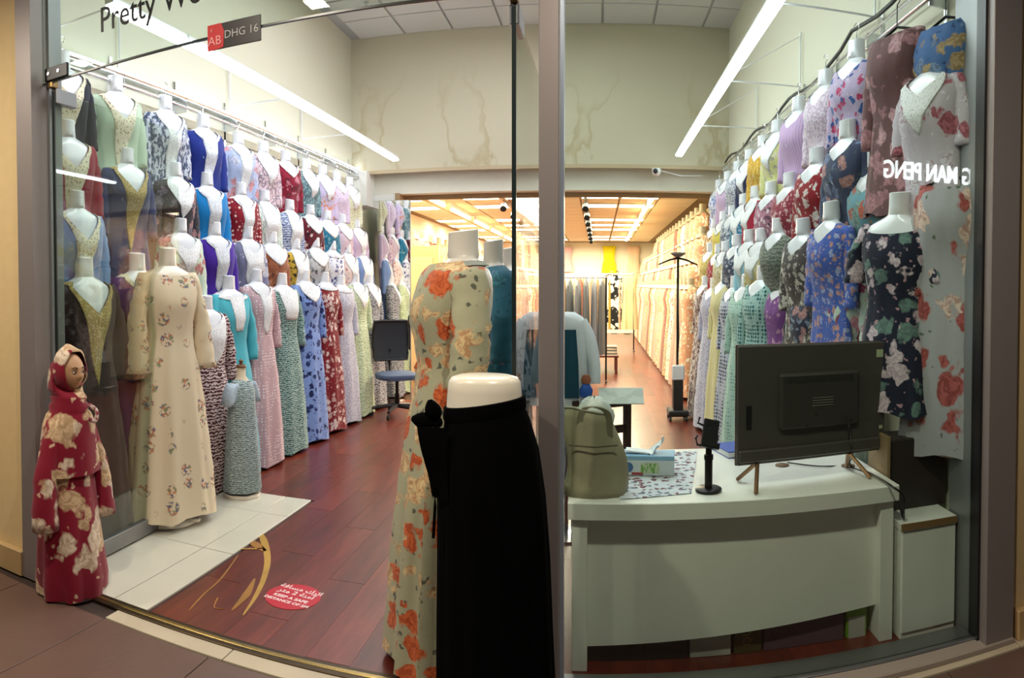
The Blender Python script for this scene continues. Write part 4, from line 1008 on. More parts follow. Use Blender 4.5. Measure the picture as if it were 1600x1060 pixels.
# slightly bowed top
def bow(x): return -.0
R = []
for i in range(13):
    x = -hwid + 2 * hwid * i / 12; y = .03 - .015 * math.cos(x / hwid * PI / 2)
    R.append([(x, y, CZ - .065), (x, y, CZ - .003), (x, y + .003, CZ), (x, dep, CZ), (x, dep, CZ - .065)])
MB().loft(R, True, True).build('counter_top', WHITEL, ctr, True)
for s in (-1, 1):
    MB().box(s * (hwid - .045) - .03, s * (hwid - .045) + .03, .05, dep - .04, 0, CZ - .065, bev=.002).build('side_panel', WHITEL, ctr)
R = []
for i in range(13):
    x = -(hwid - .075) + 2 * (hwid - .075) * i / 12; y = .10 - .015 * math.cos(x / hwid * PI / 2)
    zb_ = .075 + .065 * i / 12
    R.append([(x, y, zb_), (x, y, CZ - .065), (x, y + .018, CZ - .065), (x, y + .018, zb_)])
MB().loft(R, True, True).build('front_panel', WHITEL, ctr, True)
MB().box(-hwid + .08, hwid - .08, .25, .27, .0, .30).build('footwell_panel', flat('dark_footwell', '#3a302c', .8), ctr)
def on_counter(px, py, z=CZ): return at_z(px, py, z)
# grommets
for gx, gy in ((1325, 729), (1222, 728)):
    q = on_counter(gx, gy)
    g_ = MB().lathe([(.001, 0), (.032, 0), (.032, .004), (.026, .006), (.001, .006)], n=24).build('grommet', flat('brown_grommet', '#6d5136', .5), ctr, True, (q.x - ccx, q.y - CY0, CZ + .001))
# side cabinet
sc_x0, sc_x1 = CX1 + .012, R0 - .01
zc = .50
cab = thing('side_cabinet', ((sc_x0 + sc_x1) / 2, CY0, 0), 'low white cabinet with brown front edge between counter and jamb', 'cabinet')
hx = (sc_x1 - sc_x0) / 2
MB().box(-hx, hx, .03, .62, 0, zc - .03, bev=.003).build('body', WHITEL, cab)
MB().box(-hx - .004, hx, .02, .62, zc - .03, zc, bev=.002).build('top_panel', WHITEL, cab)
MB().box(-hx - .004, hx, .014, .022, zc - .03, zc - .001).build('edge_band', flat('brown_edge', '#8a6a45', .5), cab)
MB().box(-hx + .004, hx - .004, .022, .032, .03, zc - .04, bev=.002).build('door', WHITEL, cab)
tag(MB().box(-.14, .14, -.09, .09, 0, .32, bev=.006).build('speaker_box', [flat('dark_brown_veneer', '#2e2623', .5)], None, loc=((sc_x0 + sc_x1) / 2 + .03, CY0 + .28, zc)), 'dark brown box standing on the low cabinet under the rose dress', 'box')
tag(MB().box(-.008, .008, -.11, .11, 0, .34, bev=.002).build('brown_board', flat('tan_board', '#8c7455', .6), None, loc=((sc_x0 + sc_x1) / 2 - .13, CY0 + .28, zc)), 'thin tan board edge standing left of the dark brown box', 'board')

# monitor, seen from behind
m0 = on_counter(1160, 733); 
ML = Vector((at_y(1151, 700, CY0 + .17).x, CY0 + .17)); MR = Vector((at_y(1380, 690, CY0 + .28).x, CY0 + .28))
mw = (MR - ML).length; ang = math.atan2(MR.y - ML.y, MR.x - ML.x); mc = (ML + MR) / 2
z0 = at_y(1151, 728, ML.y).z; z1 = at_y(1151, 541, ML.y).z; mh = z1 - z0
mon = thing('monitor', (mc.x, mc.y, CZ), 'black flat monitor seen from behind on splayed copper feet', 'monitor', ang)
zz = z0 - CZ; hw = mw / 2
MB().box(-hw, hw, -.012, .016, zz, zz + mh, bev=.005).build('panel', flat('matte_black_plastic', '#4a4642', .42), mon)
MB().box(-hw - .002, hw + .002, .008, .02, zz - .003, zz + mh + .003, bev=.002).build('bezel', flat('copper_bezel', '#6b513c', .35, .7), mon)
mb = MB(); mb.box(-hw * .50, hw * .58, -.040, -.010, zz + mh * .28, zz + mh * .76, bev=.012); mb.build('back_housing', flat('matte_black_plastic2', '#3a3633', .5), mon)
mb = MB()
for i in range(26): mb.box(-hw * .44 + i * hw * .036, -hw * .44 + i * hw * .036 + hw * .018, -.0425, -.039, zz + mh * .68, zz + mh * .735)
q = mb.build('vent_slots', flat('vent_black', '#2e2d2d', .5), mon)
mb = MB(); mb.box(-hw * .99, hw * .99, -.026, -.010, zz + .012, zz + mh * .13, bev=.006); mb.build('lower_ridge', flat('matte_black_plastic', '#4a4642', .42), mon)
mb = MB(); mb.box(-hw * .90, -hw * .83, -.016, -.011, zz + mh * .3, zz + mh * .5, bev=.002); mb.build('button_column', BLACK, mon)
for i in range(4): MB().box(-hw * .08, hw * .2, -.0425, -.040, zz + mh * (.47 + .022 * i), zz + mh * (.478 + .022 * i)).build('rating_line', flat('print_grey', '#6f6c68', .6), mon)
for (x, y) in ((-.04, .40), (.16, .40), (-.15, .31), (.34, .31)):
    MB().lathe([(.006, 0), (.006, .003)], n=10, M=Matrix.Translation((x * hw, -.04, zz + mh * y)) @ Matrix.Rotation(PI / 2, 4, 'X')).build('screw', CHROME, mon)
MB().box(hw * .86, hw * .96, -.0135, -.012, zz + mh * .86, zz + mh * .93).build('sticker', flat('pale_sticker', '#b9c3a0', .5), mon)
MB().box(hw * .91, hw * .96, -.0135, -.012, zz + mh * .20, zz + mh * .23).build('sticker', flat('pale_sticker', '#b9c3a0', .5), mon)
COP = flat('copper_foot', '#8a6748', .35, .6)
for s in (-1, 1):
    fx = -hw * .74 if s < 0 else hw * .48
    mb = MB(); b0 = (fx, .0, zz + .006)
    for e in ((fx - .05 if s < 0 else fx + .05, -.11, .008), (fx + s * .05, .10, .008)): mb.tube([b0, e], .009, 6)
    mb.build('foot', COP, mon)
# cable
cpts = [mon.matrix_world]
q0 = Vector((mc.x, mc.y, CZ)) + Matrix.Rotation(ang, 3, 'Z') @ Vector((hw * .38, -.045, zz + mh * .36))
q1 = on_counter(1326, 730) + Vector((0, -.02, .012)); q2 = at_y(1385, 808, CY0 + .05); q2b = Vector((CX1 + .02, CY0 - .0, CZ - .1))
q3 = at_z(1398, 818, zc + .01)
tag(MB().tube(catmull([q0, q0 + Vector((.01, -.03, -.08)), q1, Vector((CX1 + .012, CY0 - .012, CZ + .005)) * .35 + q1 * .65 + Vector((0, -.01, .0)), Vector((CX1 - .05, CY0 + .0, CZ + .010)), Vector((CX1 + .006, CY0 - .0, CZ - .04)), Vector((CX1 + .006 + .01, CY0 + .015, zc + .06)), Vector((CX1 + .05, CY0 + .10, zc + .01)), Vector((CX1 + .08, CY0 + .28, zc + .2))], 6), .005, 6).build('monitor_cable', BLACK, None, True), 'black cable from the monitor drooping over the counter end', 'cable')
tag(MB().tube(catmull([q0 + Vector((.02, 0, -.01)), on_counter(1330, 722) + Vector((0, 0, .01)), on_counter(1290, 731) + Vector((0, 0, .006)), on_counter(1230, 725) + Vector((0, 0, .006))], 6), .003, 6).build('thin_cable', BLACK, None, True), 'thin black cable lying on the counter under the monitor', 'cable')

# phone stand
q = on_counter(1107, 768)
ps = thing('phone_stand', (q.x, q.y + .0, CZ), 'black phone holder on round base at the counter edge', 'phone stand', .1)
MB().lathe([(.001, 0), (.052, 0), (.054, .004), (.054, .012), (.048, .016), (.001, .016)], n=32).build('stand_base', BLACKM, ps, True)
MB().lathe([(.016, .016), (.016, .13), (.019, .13), (.019, .15), (.013, .152), (.013, .215)], n=20).build('pole', BLACKM, ps, True)
MT = Matrix.Translation((0, -.01, .235)) @ Matrix.Rotation(math.radians(14), 4, 'Y') @ Matrix.Rotation(math.radians(-20), 4, 'X')
MB().box(-.03, .035, -.006, .006, -.05, .06, MT, bev=.002).build('back_plate', BLACK, ps)
mb = MB(); mb.box(-.035, .04, -.03, .0, -.058, -.05, MT); mb.box(-.035, .04, -.03, -.026, -.058, -.035, MT); mb.build('ledge', BLACK, ps)
MB().tube([MT @ Vector(v) for v in ((-.025, -.01, -.05), (-.05, -.02, -.055), (-.062, -.022, -.03), (-.055, -.02, -.02))], .005, 6).build('hook', BLACK, ps, True)
MB().tube([MT @ Vector(v) for v in ((-.03, 0, .03), (-.055, 0, .035), (-.05, 0, .06))], .005, 6).build('clip', BLACK, ps, True)
MB().lathe([(.015, -.02), (.015, .02)], n=14, M=Matrix.Translation((.02, .01, .215)) @ Matrix.Rotation(PI / 2, 4, 'Y')).build('knob', BLACK, ps)

# blue book
q = on_counter(1140, 712)
bb = thing('blue_book', (q.x + .03, q.y + .05, CZ), 'thick blue hardcover book beside the monitor', 'book', .25)
MB().box(-.075, .075, -.10, .10, 0, .004, bev=.001).build('cover', flat('blue_cover', '#2450b4', .4), bb)
MB().box(-.073, .073, -.098, .098, .004, .028).build('pages', flat('paper_white', '#e4e4e6', .8), bb)
MB().box(-.075, .075, -.10, .10, .028, .033, bev=.001).build('cover', flat('blue_cover', '#2450b4', .4), bb)
MB().box(.0, .06, -.03, -.015, .0335, .0338).build('print', flat('pale_print', '#b9c4dc', .5), bb)

# papers under the tissue box: patterned cloth sheet
a, b_, c_, d_ = on_counter(968, 782), on_counter(1080, 772), on_counter(1090, 705), on_counter(975, 712)
R = []
for i in range(9):
    g = i / 8; l = a.lerp(d_, g); r_ = b_.lerp(c_, g); R.append([Vector(l.lerp(r_, k / 8)) + Vector((0, 0, .003 + .002 * math.sin(k * 2 + i))) for k in range(9)])
mb = MB(); mb.loft(R, closed=False); mb.loft([[v - Vector((0, 0, .002)) for v in r_] for r_ in R], closed=False)
tag(mb.build('floral_cloth', FAB('#dfe2ea', 'flowers', '#7a2a3a', '#8a93a8', 1.6), None, True), 'white cloth with small red flowers spread under the tissue box', 'cloth')
# tissue box
q = on_counter(1012, 750)
tb_ = thing('tissue_box', (q.x, q.y + .10, CZ + .006), 'blue and white tissue box with tissue sticking out', 'tissue box', -.12)
MB().box(-.125, .125, -.06, .06, 0, .085, bev=.002).build('carton', flat('tissue_white', '#d6dfe4', .5), tb_)
MB().box(-.126, .126, -.061, .061, .066, .086, bev=.002).build('blue_band', flat('tissue_blue', '#88b5d6', .5), tb_)
MB().lathe([(.001, 0), (.04, 0), (.04, .001), (.001, .001)], (-.06, 0, .087), 20, 1, .6).build('opening', flat('opening_blue', '#5f8fb8', .5), tb_)
MB().lathe([(.001, 0), (.022, 0), (.022, .0015), (.001, .0015)], n=20, M=Matrix.Translation((-.075, -.0605, .036)) @ Matrix.Rotation(PI / 2, 4, 'X')).build('round_emblem', flat('emblem_blue', '#3d6a9e', .5), tb_)
MB().box(-.02, .06, -.0625, -.061, .012, .055).build('green_leaf_print', FAB('#c6d6b4', 'leaf', '#7fae5c', '#c6d6b4', 1.5), tb_)
MB().box(-.06, -.01, -.0625, -.061, .004, .014).build('red_print', flat('print_red', '#b03a44', .5), tb_)
tt = catmull([(.02, 0, .08), (.04, 0, .10), (.07, .01, .125), (.075, .01, .15)], 5)
mb = MB(); R = []
for i, v in enumerate(tt):
    wd = .045 * (1 - .6 * i / len(tt)); R.append([v + Vector((-.3 * wd, -wd, .01 * math.sin(i))), v + Vector((wd * .2, -wd * .3, .01)), v + Vector((0, wd * .4, 0)), v + Vector((-.2 * wd, wd, .012)), v + Vector((-.004, 0, -.004))])
mb.loft(R, True, True); mb.build('tissue', flat('tissue_paper', '#eef2f8', .8), tb_, True)
mb = MB(); mb.box(-.10, .03, -.03, .03, .088, .094, Matrix.Rotation(.1, 4, 'Y')); mb.build('tissue', flat('tissue_paper', '#eef2f8', .8), tb_)

# canvas tote bag standing on the counter end
q = on_counter(930, 792)
bg = thing('tote_bag', (at_y(929, 700, CY0 + .12).x, CY0 + .16, CZ), 'bulky olive canvas tote bag standing on the counter by the mullion', 'bag')
BGM = flat('olive_canvas', '#9c947a', .8, bump=.25, bscale=90, var=.10)
zt_ = at_y(929, 640, CY0 + .14).z - CZ
def bagring(g, inset=0):
    hw_ = (.128 - .012 * g - .030 * g * g) - inset; hd_ = (.075 - .02 * g) - inset; z = g * zt_; out = []
    for i in range(32):
        a = 2 * PI * i / 32; c, s = math.cos(a), math.sin(a)
        q_ = 1 + .05 * math.sin(3 * a + g * 4) + .03 * math.sin(7 * a - g * 6)
        out.append((hw_ * math.copysign(abs(c) ** .7, c) * q_ + .015 * math.sin(g * 5) - .015 * g, hd_ * math.copysign(abs(s) ** .7, s) * q_, z + (.012 * math.sin(2 * a) * g)))
    return out
MB().loft([bagring(0, .03)] + [bagring(g / 9) for g in range(10)] + [bagring(1, .006), bagring(.8, .01)], True, False).build('bag_body', BGM, bg, 'all')
MB().tube([(x, y, z) for x, y, z in bagring(1)] + [bagring(1)[0]], .005, 6).build('bag_rim', flat('grey_binding', '#a7a493', .7), bg, True)
for s in (-1, 1):
    P = catmull([(-.06, s * .05, zt_ - .12), (-.055, s * .055, zt_ - .02), (-.03, s * .045 - .01, zt_ + .012), (.02, s * .045 - .01, zt_ + .01), (.055, s * .05, zt_ - .02), (.06, s * .052, zt_ - .1)], 6)
    R = [[v + Vector((0, -.002, 0)) + Vector((-.012, 0, 0)), v + Vector((.012, -.002, 0)), v + Vector((.012, .003, .003)), v + Vector((-.012, .003, .003))] for v in P]
    MB().loft(R, True, True).build('handle', flat('grey_strap', '#77705c', .8), bg, True)
mb = MB(); R = []
for j in range(8):
    g = j / 7; R.append([((.07 * math.cos(g * PI / 2) + .004) * math.cos(a) * (1 + .15 * math.sin(3 * a + j)) + .0, .04 * math.cos(g * PI / 2) * math.sin(a), zt_ - .06 + .105 * math.sin(g * PI / 2) + .008 * math.sin(5 * a + j)) for a in [2 * PI * i / 18 for i in range(18)]])
mb.loft(R, True, True); tag(mb.build('plastic_bag', flat('white_plastic_bag', '#dadfdc', .35), None, 'all', bg.location), 'crumpled white plastic bag inside the olive tote bag', 'bag')
MB().tube([(-.10, -.081, zt_ * .62), (0, -.085, zt_ * .60), (.09, -.08, zt_ * .62)], .003, 6).build('seam', flat('seam_dark', '#5a5342', .8), bg, True)

# items under the counter, behind the glass
def under(px0, px1, name, mat, label, cat, y=CY0 + .125, z1=.26, d=.05):
    X0, X1 = at_y(px0, 1020, y).x, at_y(px1, 1020, y).x
    return tag(MB().box(-(X1 - X0) / 2, (X1 - X0) / 2, 0, d, 0, z1, bev=.003).build(name, mat, None, loc=((X0 + X1) / 2, y, 0)), label, cat)
under(915, 1073, 'black_box', flat('black_carton', '#181414', .6), 'black box under the counter next to its left leg', 'box')
under(1078, 1142, 'white_box', flat('white_carton', '#b9b8b2', .6), 'white box under the counter between two dark boxes', 'box')
o = under(1147, 1190, 'spine_book', flat('olive_gold_spine', '#4b4420', .45), 'dark olive and gold lettered book spine under the counter', 'book')
sxc = o.location.x
text('QURAN', .05, flat('gold_letter', '#9a8c3c', .35, .6), 'lettering', .001, Matrix.Translation((.012, -.002, .03)) @ RX @ Matrix.Rotation(PI / 2, 4, 'Z'), o, align='LEFT')
under(1194, 1318, 'purple_box', flat('mauve_board', '#5d4350', .6), 'mauve flat box leaning under the counter', 'box')
o = under(1322, 1354, 'green_carton', flat('green_carton', '#6f9c1f', .5), 'bright green carton with white foot under the counter by the leg', 'box', z1=.3)
MB().box(-.038, .038, -.003, .0, 0, .09).build('white_band', flat('white_carton', '#c9c8c2', .6), o)
# ------------------------------------------------------------------ behind the counter
# white and teal top on stand
q = at_y(885, 488, 4.1)
js = thing('child_outfit', (q.x, 4.1, 0), 'white long-sleeved top with teal front on a stand behind the tote bag', 'garment', 0)
jz = q.z
WH = FAB('#e3e8ee'); TL = FAB('#1f4f63')
MB().loft([er(0, 0, jz, .05, .04, .04), er(0, 0, jz - .03, .10, .06, .05), er(0, 0, jz - .08, .13, .075, .06), er(0, 0, jz - .25, .135, .08, .065, .015), er(0, 0, jz - .50, .15, .085, .07, .02), er(0, 0, jz - .55, .15, .085, .07, .02)], True).build('shirt', WH, js, 'all')
MB().loft([[(-.07, -.081, jz - .10), (.06, -.083, jz - .10)], [(-.085, -.092, jz - .3), (.075, -.092, jz - .3)], [(-.09, -.096, jz - .5), (.08, -.096, jz - .5)], [(-.09, -.086, jz - .5), (.08, -.086, jz - .5)], [(-.085, -.082, jz - .3), (.075, -.082, jz - .3)], [(-.07, -.07, jz - .10), (.06, -.07, jz - .10)]], closed=False).build('front_panel', TL, js)
for s in (-1, 1):
    MB().tube(catmull([(s * .08, 0, jz - .06), (s * .135, -.01, jz - .16), (s * .165, -.03, jz - .30), (s * .17, -.05, jz - .42)], 4), .046, 14, .034).build('sleeve', WH, js, True)
    MB().lathe([(.001, 0), (.035, .01), (.04, .05), (.02, .08), (.001, .085)], (s * .12, -.088, jz - .50), 14, 1, .4).build('blue_patch', flat('patch_blue', '#2c62c0', .6), js, True)
    MB().lathe([(.001, 0), (.022, .005), (.03, .03), (.02, .055), (.001, .06)], (s * .12, -.088, jz - .42), 14, 1, .35).build('coral_patch', flat('patch_coral', '#b0694c', .6), js, True)
MB().lathe([(.014, .02), (.014, jz - .4)], n=12).build('pole', CHROME, js)
MB().lathe([(.001, 0), (.16, 0), (.16, .012), (.02, .025), (.001, .025)], n=24).build('stand_base', CHROME, js)
# brown chair behind counter
bc_ = thing('wooden_chair', (at_y(965, 690, 3.9).x, 3.95, 0), 'dark brown wooden chair behind the counter', 'chair', .5)
DW = flat('dark_brown_wood', '#3a241c', .45)
for (x, y, h_) in ((-.18, -.18, .44), (.18, -.18, .44), (-.18, .18, .44), (.18, .18, .44)): MB().box(x - .02, x + .02, y - .02, y + .02, 0, h_, bev=.003).build('leg', DW, bc_)
MB().box(-.21, .21, -.21, .21, .44, .47, bev=.008).build('seat', DW, bc_)
for x in (-.18, .18): MB().box(x - .02, x + .02, .17, .21, .47, .82, bev=.003).build('back_post', DW, bc_)
for z in (.60, .76): MB().box(-.18, .18, .18, .20, z, z + .05, bev=.003).build('back_slat', DW, bc_)
tag(MB().box(-.11, .15, -.07, .07, 0, .004, Matrix.Rotation(.55, 4, 'X')).build('paper_sheet', FAB('#c3c9c0', 'speckle', '#b3bab0', None, .25), None, loc=(bc_.location.x + .0, 3.95, .86)), 'printed paper sheet lying over the brown chair back', 'paper')
# pole stand, white head device
q = at_z(1058, 655, 0.0)
PX_, PY_ = q.x, q.y
zt2 = at_y(1062, 402, PY_).z
pl = thing('pole_stand', (PX_, PY_, 0), 'tall black pole stand with two drooping hanger arms in the aisle', 'stand', 0)
MB().tube([(0, 0, .12), (0, 0, zt2)], .014, 8).build('pole', BLACKM, pl, True)
MB().lathe([(.001, zt2), (.03, zt2), (.085, zt2 + .035), (.085, zt2 + .05), (.001, zt2 + .055)], n=20).build('top_disc', flat('grey_disc', '#7c7d80', .4), pl, True)
for s in (-1, 1): MB().tube([(0, 0, zt2 - .01), (s * .09, 0, zt2 - .03), (s * .22, 0, zt2 - .085)], .013, 8, .008).build('arm', BLACKM, pl, True)
MB().tube([(0, -.02, zt2 - .3), (.01, -.05, .9), (-.01, -.03, .45)], .006, 6).build('cable', BLACK, pl, True)
hz = at_y(1053, 592, PY_ - .1).z
MB().box(-.07, .07, -.12, -.07, hz - .02 , hz + .17 - .02, bev=.015).build('white_head', flat('white_device', '#dcdfe2', .35), pl)
MB().box(-.055, .055, -.11, .06, .10, hz - .0, bev=.01).build('housing', BLACK, pl)
MB().box(-.11, .11, -.16, .12, .05, .12, bev=.015).build('stand_base', BLACK, pl)
for x in (-.09, .09):
    for y in (-.13, .10): MB().lathe([(.025, -.012), (.025, .012)], n=12, M=Matrix.Translation((x, y, .025)) @ Matrix.Rotation(PI / 2, 4, 'Y')).build('wheel', flat('grey_wheel', '#3a3a3c', .5), pl)
# small carton near the pole
# low bench with magazines
q = at_z(950, 585, 0)
bn = thing('low_table', (q.x - .1, q.y + .3, 0), 'low dark red table carrying paper stacks in the back aisle', 'table')
MB().box(-.4, .28, -.3, .3, .28, .31, bev=.004).build('table_top', flat('dark_red_wood', '#5a2018', .5), bn)
for x in (-.36, .24):
    for y in (-.26, .26): MB().box(x - .02, x + .02, y - .02, y + .02, 0, .28).build('leg', flat('dark_red_wood', '#5a2018', .5), bn)
for i in range(9):
    tag(MB().box(-.13, .13, -.10, .10, 0, .017, Matrix.Rotation(.08 * math.sin(i * 2.3), 4, 'Z')).build('magazine', flat('mag%d' % (i % 3), ('#d8d0c4', '#4a4644', '#b9a894')[i % 3], .6), None, loc=(bn.location.x + .12, bn.location.y - .15, .311 + .0175 * i)), 'flat packed magazine in the stack on the low red table', 'magazine', 'magazines stacked on the low table')
for i in range(5):
    tag(MB().box(-.12, .12, -.10, .10, 0, .02, Matrix.Rotation(.1 * math.cos(i * 1.3), 4, 'Z')).build('folded_garment', flat('fold%d' % (i % 2), ('#e6dccb', '#8a8078')[i % 2], .8), None, loc=(bn.location.x - .2, bn.location.y - .1, .311 + .0205 * i)), 'folded cloth piece in the small stack on the low red table', 'folded cloth', 'folded cloths on the low table')
# ------------------------------------------------------------------ back room clothes
def farmat(i, warm=True):
    pal = ['#c78a66', '#b59a42', '#b46d68', '#d9c8a0', '#b5861c', '#84849a', '#cf9f80', '#a85a42', '#b58a9c', '#77716a', '#d8ccb0', '#935040', '#5e463c', '#a09a7c']
    b0 = pal[i % len(pal)]; b1 = pal[(i * 5 + 3) % len(pal)]
    return FAB(b0, ('flowers', 'plain', 'speckle', 'zigzag', 'leaf')[i % 5], b1, '#f3ead8', 1.0)
FM = [farmat(i) for i in range(14)]
CN = ['peach', 'wheat', 'rose', 'ivory', 'golden', 'grey mauve', 'apricot', 'brick', 'pink', 'taupe', 'cream', 'terracotta', 'brown', 'sand']
def far_mesh(hem, full):
    k = ('far', hem, full)
    if k in MESHES: return MESHES[k]
    P = prof(not full, hem, .02); ph = [2 * PI * i / 16 for i in range(16)]; mb = MB(); mb.mi = 0
    mb.loft([[surf(P, p_, t, 0, .02, 5, 1, 1) for p_ in ph] for t in (.07, .12, .2, .34, .5, .7, .85, 1)])
    for s in (-1, 1): mb.tube([(s * .16, 0, -.17), (s * .19, -.01, -.32), (s * .20, -.02, -.6)], [.04, .042, .04], 8)
    mb.mi = 1
    mb.loft([[(r_ * math.cos(a), r_ * math.sin(a), z) for a in ph] for r_, z in ((.046, 0), (.048, -.09), (.085, -.125), (.10, -.15))], True, False)
    MESHES[k] = mb.mesh('far_dress', [PLASTIC, flat('cream_bust_plastic', '#b9a98c', .5)], True); return MESHES[k]
def fardress(loc, rz, hem, full, i, group, side, rowword):
    me = far_mesh(hem, full); o = bpy.data.objects.new('dressed_bust', me); C.objects.link(o); o.location = loc; o.rotation_euler[2] = rz
    o.material_slots[0].link = 'OBJECT'; o.material_slots[0].material = FM[i % 14]
    tag(o, '%s dress on small bust, %s, back room %s wall' % (CN[i % 14], rowword, side), 'mannequin', group + ' ' + CN[i % 14])
i = 0
for r_, (z, dx, full) in enumerate(((1.60, 0, True), (1.95, .09, False), (2.28, .15, False), (2.6, .18, False))):
    for k in range(26):
        y = YB + .75 + .49 * k + .2 * (r_ % 2)
        if y > YFAR - .4: break
        if r_ == 3 and k > 14: continue
        fardress((1.12 + dx + .10, y, z), RR, 1.55 if full else .8, full, i * 5 + k * 3 + r_, 'back room right %d' % r_, 'right', ('bottom row', 'second row up', 'third row up', 'topmost row')[r_]); i += 1
for r_, (z, dx, full) in enumerate(((1.56, 0, True), (2.0, .08, False), (2.4, .14, False))):
    for k in range(12):
        y = YB + 2.6 + .62 * k
        fardress((-2.85 - dx, y, z), RL, 1.55 if full else .8, full, (2 if r_ else 6) + k * 5 + r_ * 7, 'back room left %d' % r_, 'left', ('bottom row', 'middle row', 'top row')[r_]); i += 1
# middle racks
def rack(X0, X1, Y, z, label, n, mats, hem, words):
    t = thing('clothes_rack', ((X0 + X1) / 2, Y, 0), label, 'clothes rack'); hw_ = (X1 - X0) / 2
    MB().tube([(-hw_, 0, z), (hw_, 0, z)], .014, 8).build('bar', CHROME, t, True)
    for s in (-1, 1):
        MB().tube([(s * hw_, 0, .03), (s * hw_, 0, z)], .014, 8).build('upright', BLACKM, t, True); MB().tube([(s * hw_, -.25, .03), (s * hw_, .25, .03)], .014, 8).build('foot', BLACKM, t, True)
    for k in range(n):
        x = X0 + .06 + (X1 - X0 - .12) * k / max(1, n - 1)
        o = bpy.data.objects.new('hanging_garment', rack_mesh(hem)); C.objects.link(o); o.location = (x, Y, z - .03); o.rotation_euler[2] = math.radians(90 + random.uniform(-12, 12))
        o.material_slots[0].link = 'OBJECT'; mt, wd = mats[k % len(mats)]; o.material_slots[0].material = mt
        tag(o, '%s garment hanging on the %s' % (wd, words), 'garment', wd + ' garments on the ' + words)
def rack_mesh(hem):
    k = ('rk', hem)
    if k in MESHES: return MESHES[k]
    ph = [2 * PI * i / 14 for i in range(14)]; mb = MB()
    mb.loft([[(rx * math.cos(a), ry * math.sin(a) * (1 + .2 * math.sin(4 * a)), z) for a in ph] for z, rx, ry in ((-.02, .03, .012), (-.05, .10, .02), (-.10, .20, .03), (-.3, .22, .04), (-hem * .6, .22, .05), (-hem, .24, .055))], True, True)
    mb.tube([(0, 0, -.03), (0, 0, .03), (.012, 0, .045)], .004, 5)
    MESHES[k] = mb.mesh('garment', [PLASTIC], True); return MESHES[k]
GR = (FAB('#55565c'), 'dark grey')
rack(-.75, .12, 10.6, 1.62, 'black and chrome rack of grey garments in the back aisle', 7, [GR, (FAB('#6a6870'), 'mid grey')], 1.15, 'nearer aisle rack')
rack(-1.3, .14, 12.6, 1.68, 'chrome rack of mixed floral garments behind the grey ones', 14, [(FM[4], 'golden'), (FM[0], 'peach'), (FAB('#8fa8a0', 'flowers', '#e6c99a', '#d98a6a', 1), 'sage floral'), (FM[12], 'brown'), (FM[5], 'grey mauve'), (FM[8], 'pink')], 1.2, 'middle aisle rack')
rack(-1.6, .80, 15.5, 1.75, 'chrome rack of warm coloured garments before the back wall', 16, [(FM[1], 'wheat'), (FM[7], 'brick'), (FM[3], 'ivory'), (FM[13], 'sand')], 1.2, 'far aisle rack')
rack(-2.5, -.95, 9.9, 1.35, 'low chrome rack of peach print garments beyond the mirror', 10, [(FM[0], 'peach'), (FM[2], 'rose'), (FM[11], 'terracotta')], .9, 'low side rack')
def frontdress(px, pt, pb, Y, mat, label, sx=1.0):
    a = at_y(px, pt, Y); bz_ = at_y(px, pb, Y).z; L_ = a.z - bz_; ph = [2 * PI * i / 20 for i in range(20)]; mb = MB()
    mb.loft([[(rx * sx * math.cos(q), ry * math.sin(q) * (1 + .15 * math.sin(5 * q)), z) for q in ph] for z, rx, ry in ((-.03, .16, .03), (-.08, .17, .04), (-.25, .15, .06), (-.45, .14, .05), (-L_ * .7, .18, .06), (-L_, .20, .07))], False, True)
    for s in (-1, 1): mb.tube([(s * .14 * sx, 0, -.05), (s * .15 * sx, 0, .02), (s * .03, 0, .06)], .008, 6)
    return tag(mb.build('hanging_dress', mat, None, True, a), label, 'dress')
frontdress(952, 383, 428, YFAR - .12, FAB('#e8d81e'), 'bright yellow sleeveless dress hung on the back wall', 1.2)
frontdress(990, 383, 440, YFAR - .12, FAB('#ecc9a8'), 'peach sleeveless dress hung on the back wall', 1.2)
frontdress(884, 385, 425, YFAR - .12, FAB('#e6b3b4'), 'pale pink dress hung on the back wall near the mullion', 1.2)
frontdress(961, 428, 515, 15.36, FAB('#17171a', 'roses', '#efe9dc', '#f3eee2', .6), 'black dress with bold cream pattern hung at the rack end')
frontdress(984, 428, 515, 15.34, FAB('#c9bd92'), 'khaki beige long dress hung beside the black patterned one')
# ceiling track with spotlights
tk = thing('spot_track', (.0, YB + 1.2, 2.80), 'black ceiling track with spotlights in the back room', 'track light')
xtk = at_y(918, 330, 12).x
MB().box(xtk - .02, xtk + .02, 0, 9.5, -.025, .015).build('track', BLACKM, tk)
for k in range(7):
    y = .8 + 1.3 * k
    q = MB().lathe([(.03, 0), (.05, .03), (.05, .14), (.03, .15)], n=12, M=Matrix.Translation((xtk, y, -.10)) @ Matrix.Rotation(2.2, 4, 'X')).build('spotlight', BLACKM, tk, True)
tk2 = thing('spot_track', (0, YB + 1.2, 2.80), 'short ceiling track with two black spotlights nearer the mirror side', 'track light')
x2 = at_y(790, 320, 10.3).x
MB().box(x2 - .02, x2 + .02, 0, 6, -.025, .015).build('track', flat('brown_track', '#6a5236', .5), tk2)
for y in (.7, 1.9, 3.1): MB().lathe([(.03, 0), (.05, .03), (.05, .14), (.03, .15)], n=12, M=Matrix.Translation((x2, y, -.10)) @ Matrix.Rotation(2.2, 4, 'X')).build('spotlight', BLACKM, tk2, True)
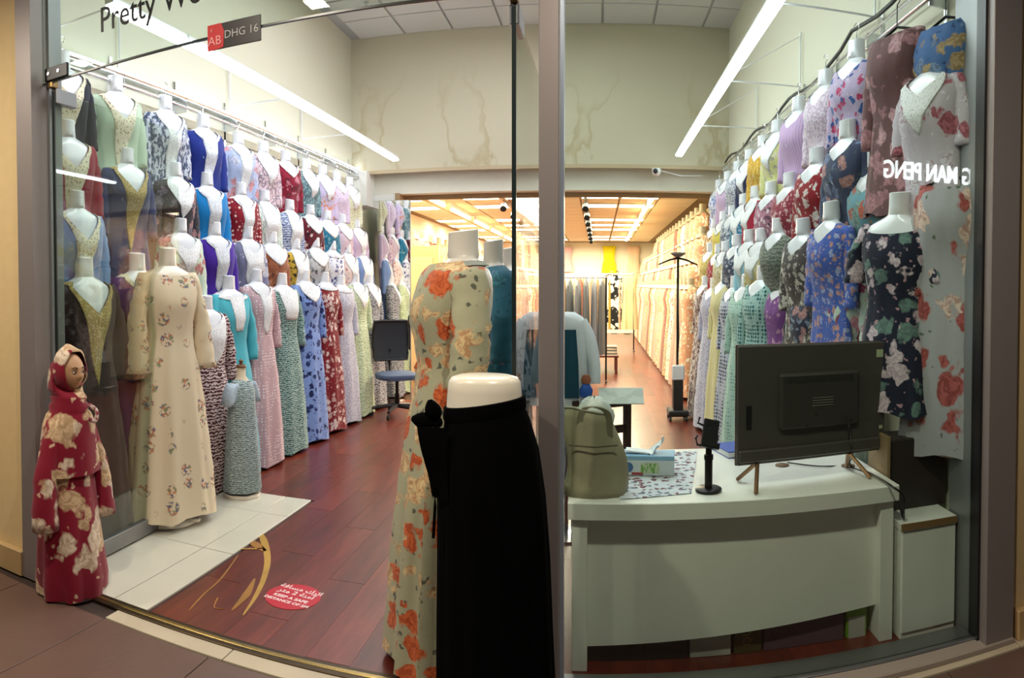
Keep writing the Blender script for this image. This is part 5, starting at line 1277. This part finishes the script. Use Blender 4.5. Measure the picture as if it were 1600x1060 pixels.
# warm tubes along both sides of the back room ceiling
WTB = emit('warm_tube_glow', '#ffdc9c', 15)
for side, X in (('left', -2.35), ('right', .75)):
    for k in range(5):
        t = thing('light_batten', (X, YB + 1.3 + 2.1 * k, 2.72), 'warm glowing tube under the back room ceiling, %s side' % side, 'batten light', group='warm tubes on the %s of the back room' % side)
        MB().tube([(0, -.75, 0), (0, .75, 0)], .03, 8).build('tube', WTB, t, True); MB().box(-.02, .02, -.77, .77, .03, .10).build('housing', WM, t)
# pale wooden panel door beyond the mirror
dr = thing('door_3', (at_y(655, 400, 9.2).x, 9.3, 0), 'pale wooden panelled cupboard door beyond the mirror', 'cupboard door'); dr['kind'] = 'structure'
LW = flat('pale_wood', '#d9b57a', .5)
MB().box(-.26, .26, 0, .04, .05, 2.05, bev=.004).build('leaf', LW, dr)
for z in (.2, 1.15): MB().box(-.17, .17, -.015, 0, z, z + .75, bev=.012).build('panel', flat('pale_wood2', '#e0c28c', .5), dr)
# cctv dome camera under the bulkhead
q = at_y(1026, 266, YB - .05)
cc = thing('security_camera', q, 'small white dome camera with dark lens under the bulkhead', 'camera')
MB().lathe([(.001, -.075), (.03, -.065), (.05, -.04), (.055, -.01), (.055, .02), (.001, .02)], n=20).build('dome', flat('white_dome', '#e2e4e4', .3), cc, True)
MB().lathe([(.001, 0), (.028, 0), (.03, .012), (.001, .02)], n=16, M=Matrix.Translation((-.02, -.05, -.02)) @ Matrix.Rotation(PI / 2, 4, 'X')).build('lens', BLACK, cc, True)
tag(MB().tube([(q.x + .04, YB - .03, q.z), (q.x + .3, YB - .03, q.z - .06), (q.x + .55, YB - .03, q.z - .05)], .006, 6).build('camera_cable', WM, None, True), 'white cable running from the dome camera to the wall', 'cable')
# sprinkler head in the ceiling
q = at_z(572, 4, ZC - .02)
sh = thing('sprinkler', (q.x, q.y, ZC - .014), 'small metal sprinkler head in the tiled ceiling', 'sprinkler')
MB().lathe([(.001, 0), (.03, 0), (.03, -.006), (.01, -.01), (.01, -.05), (.02, -.052), (.02, -.056), (.001, -.056)], n=14).build('sprinkler_head', CHROME, sh, True)
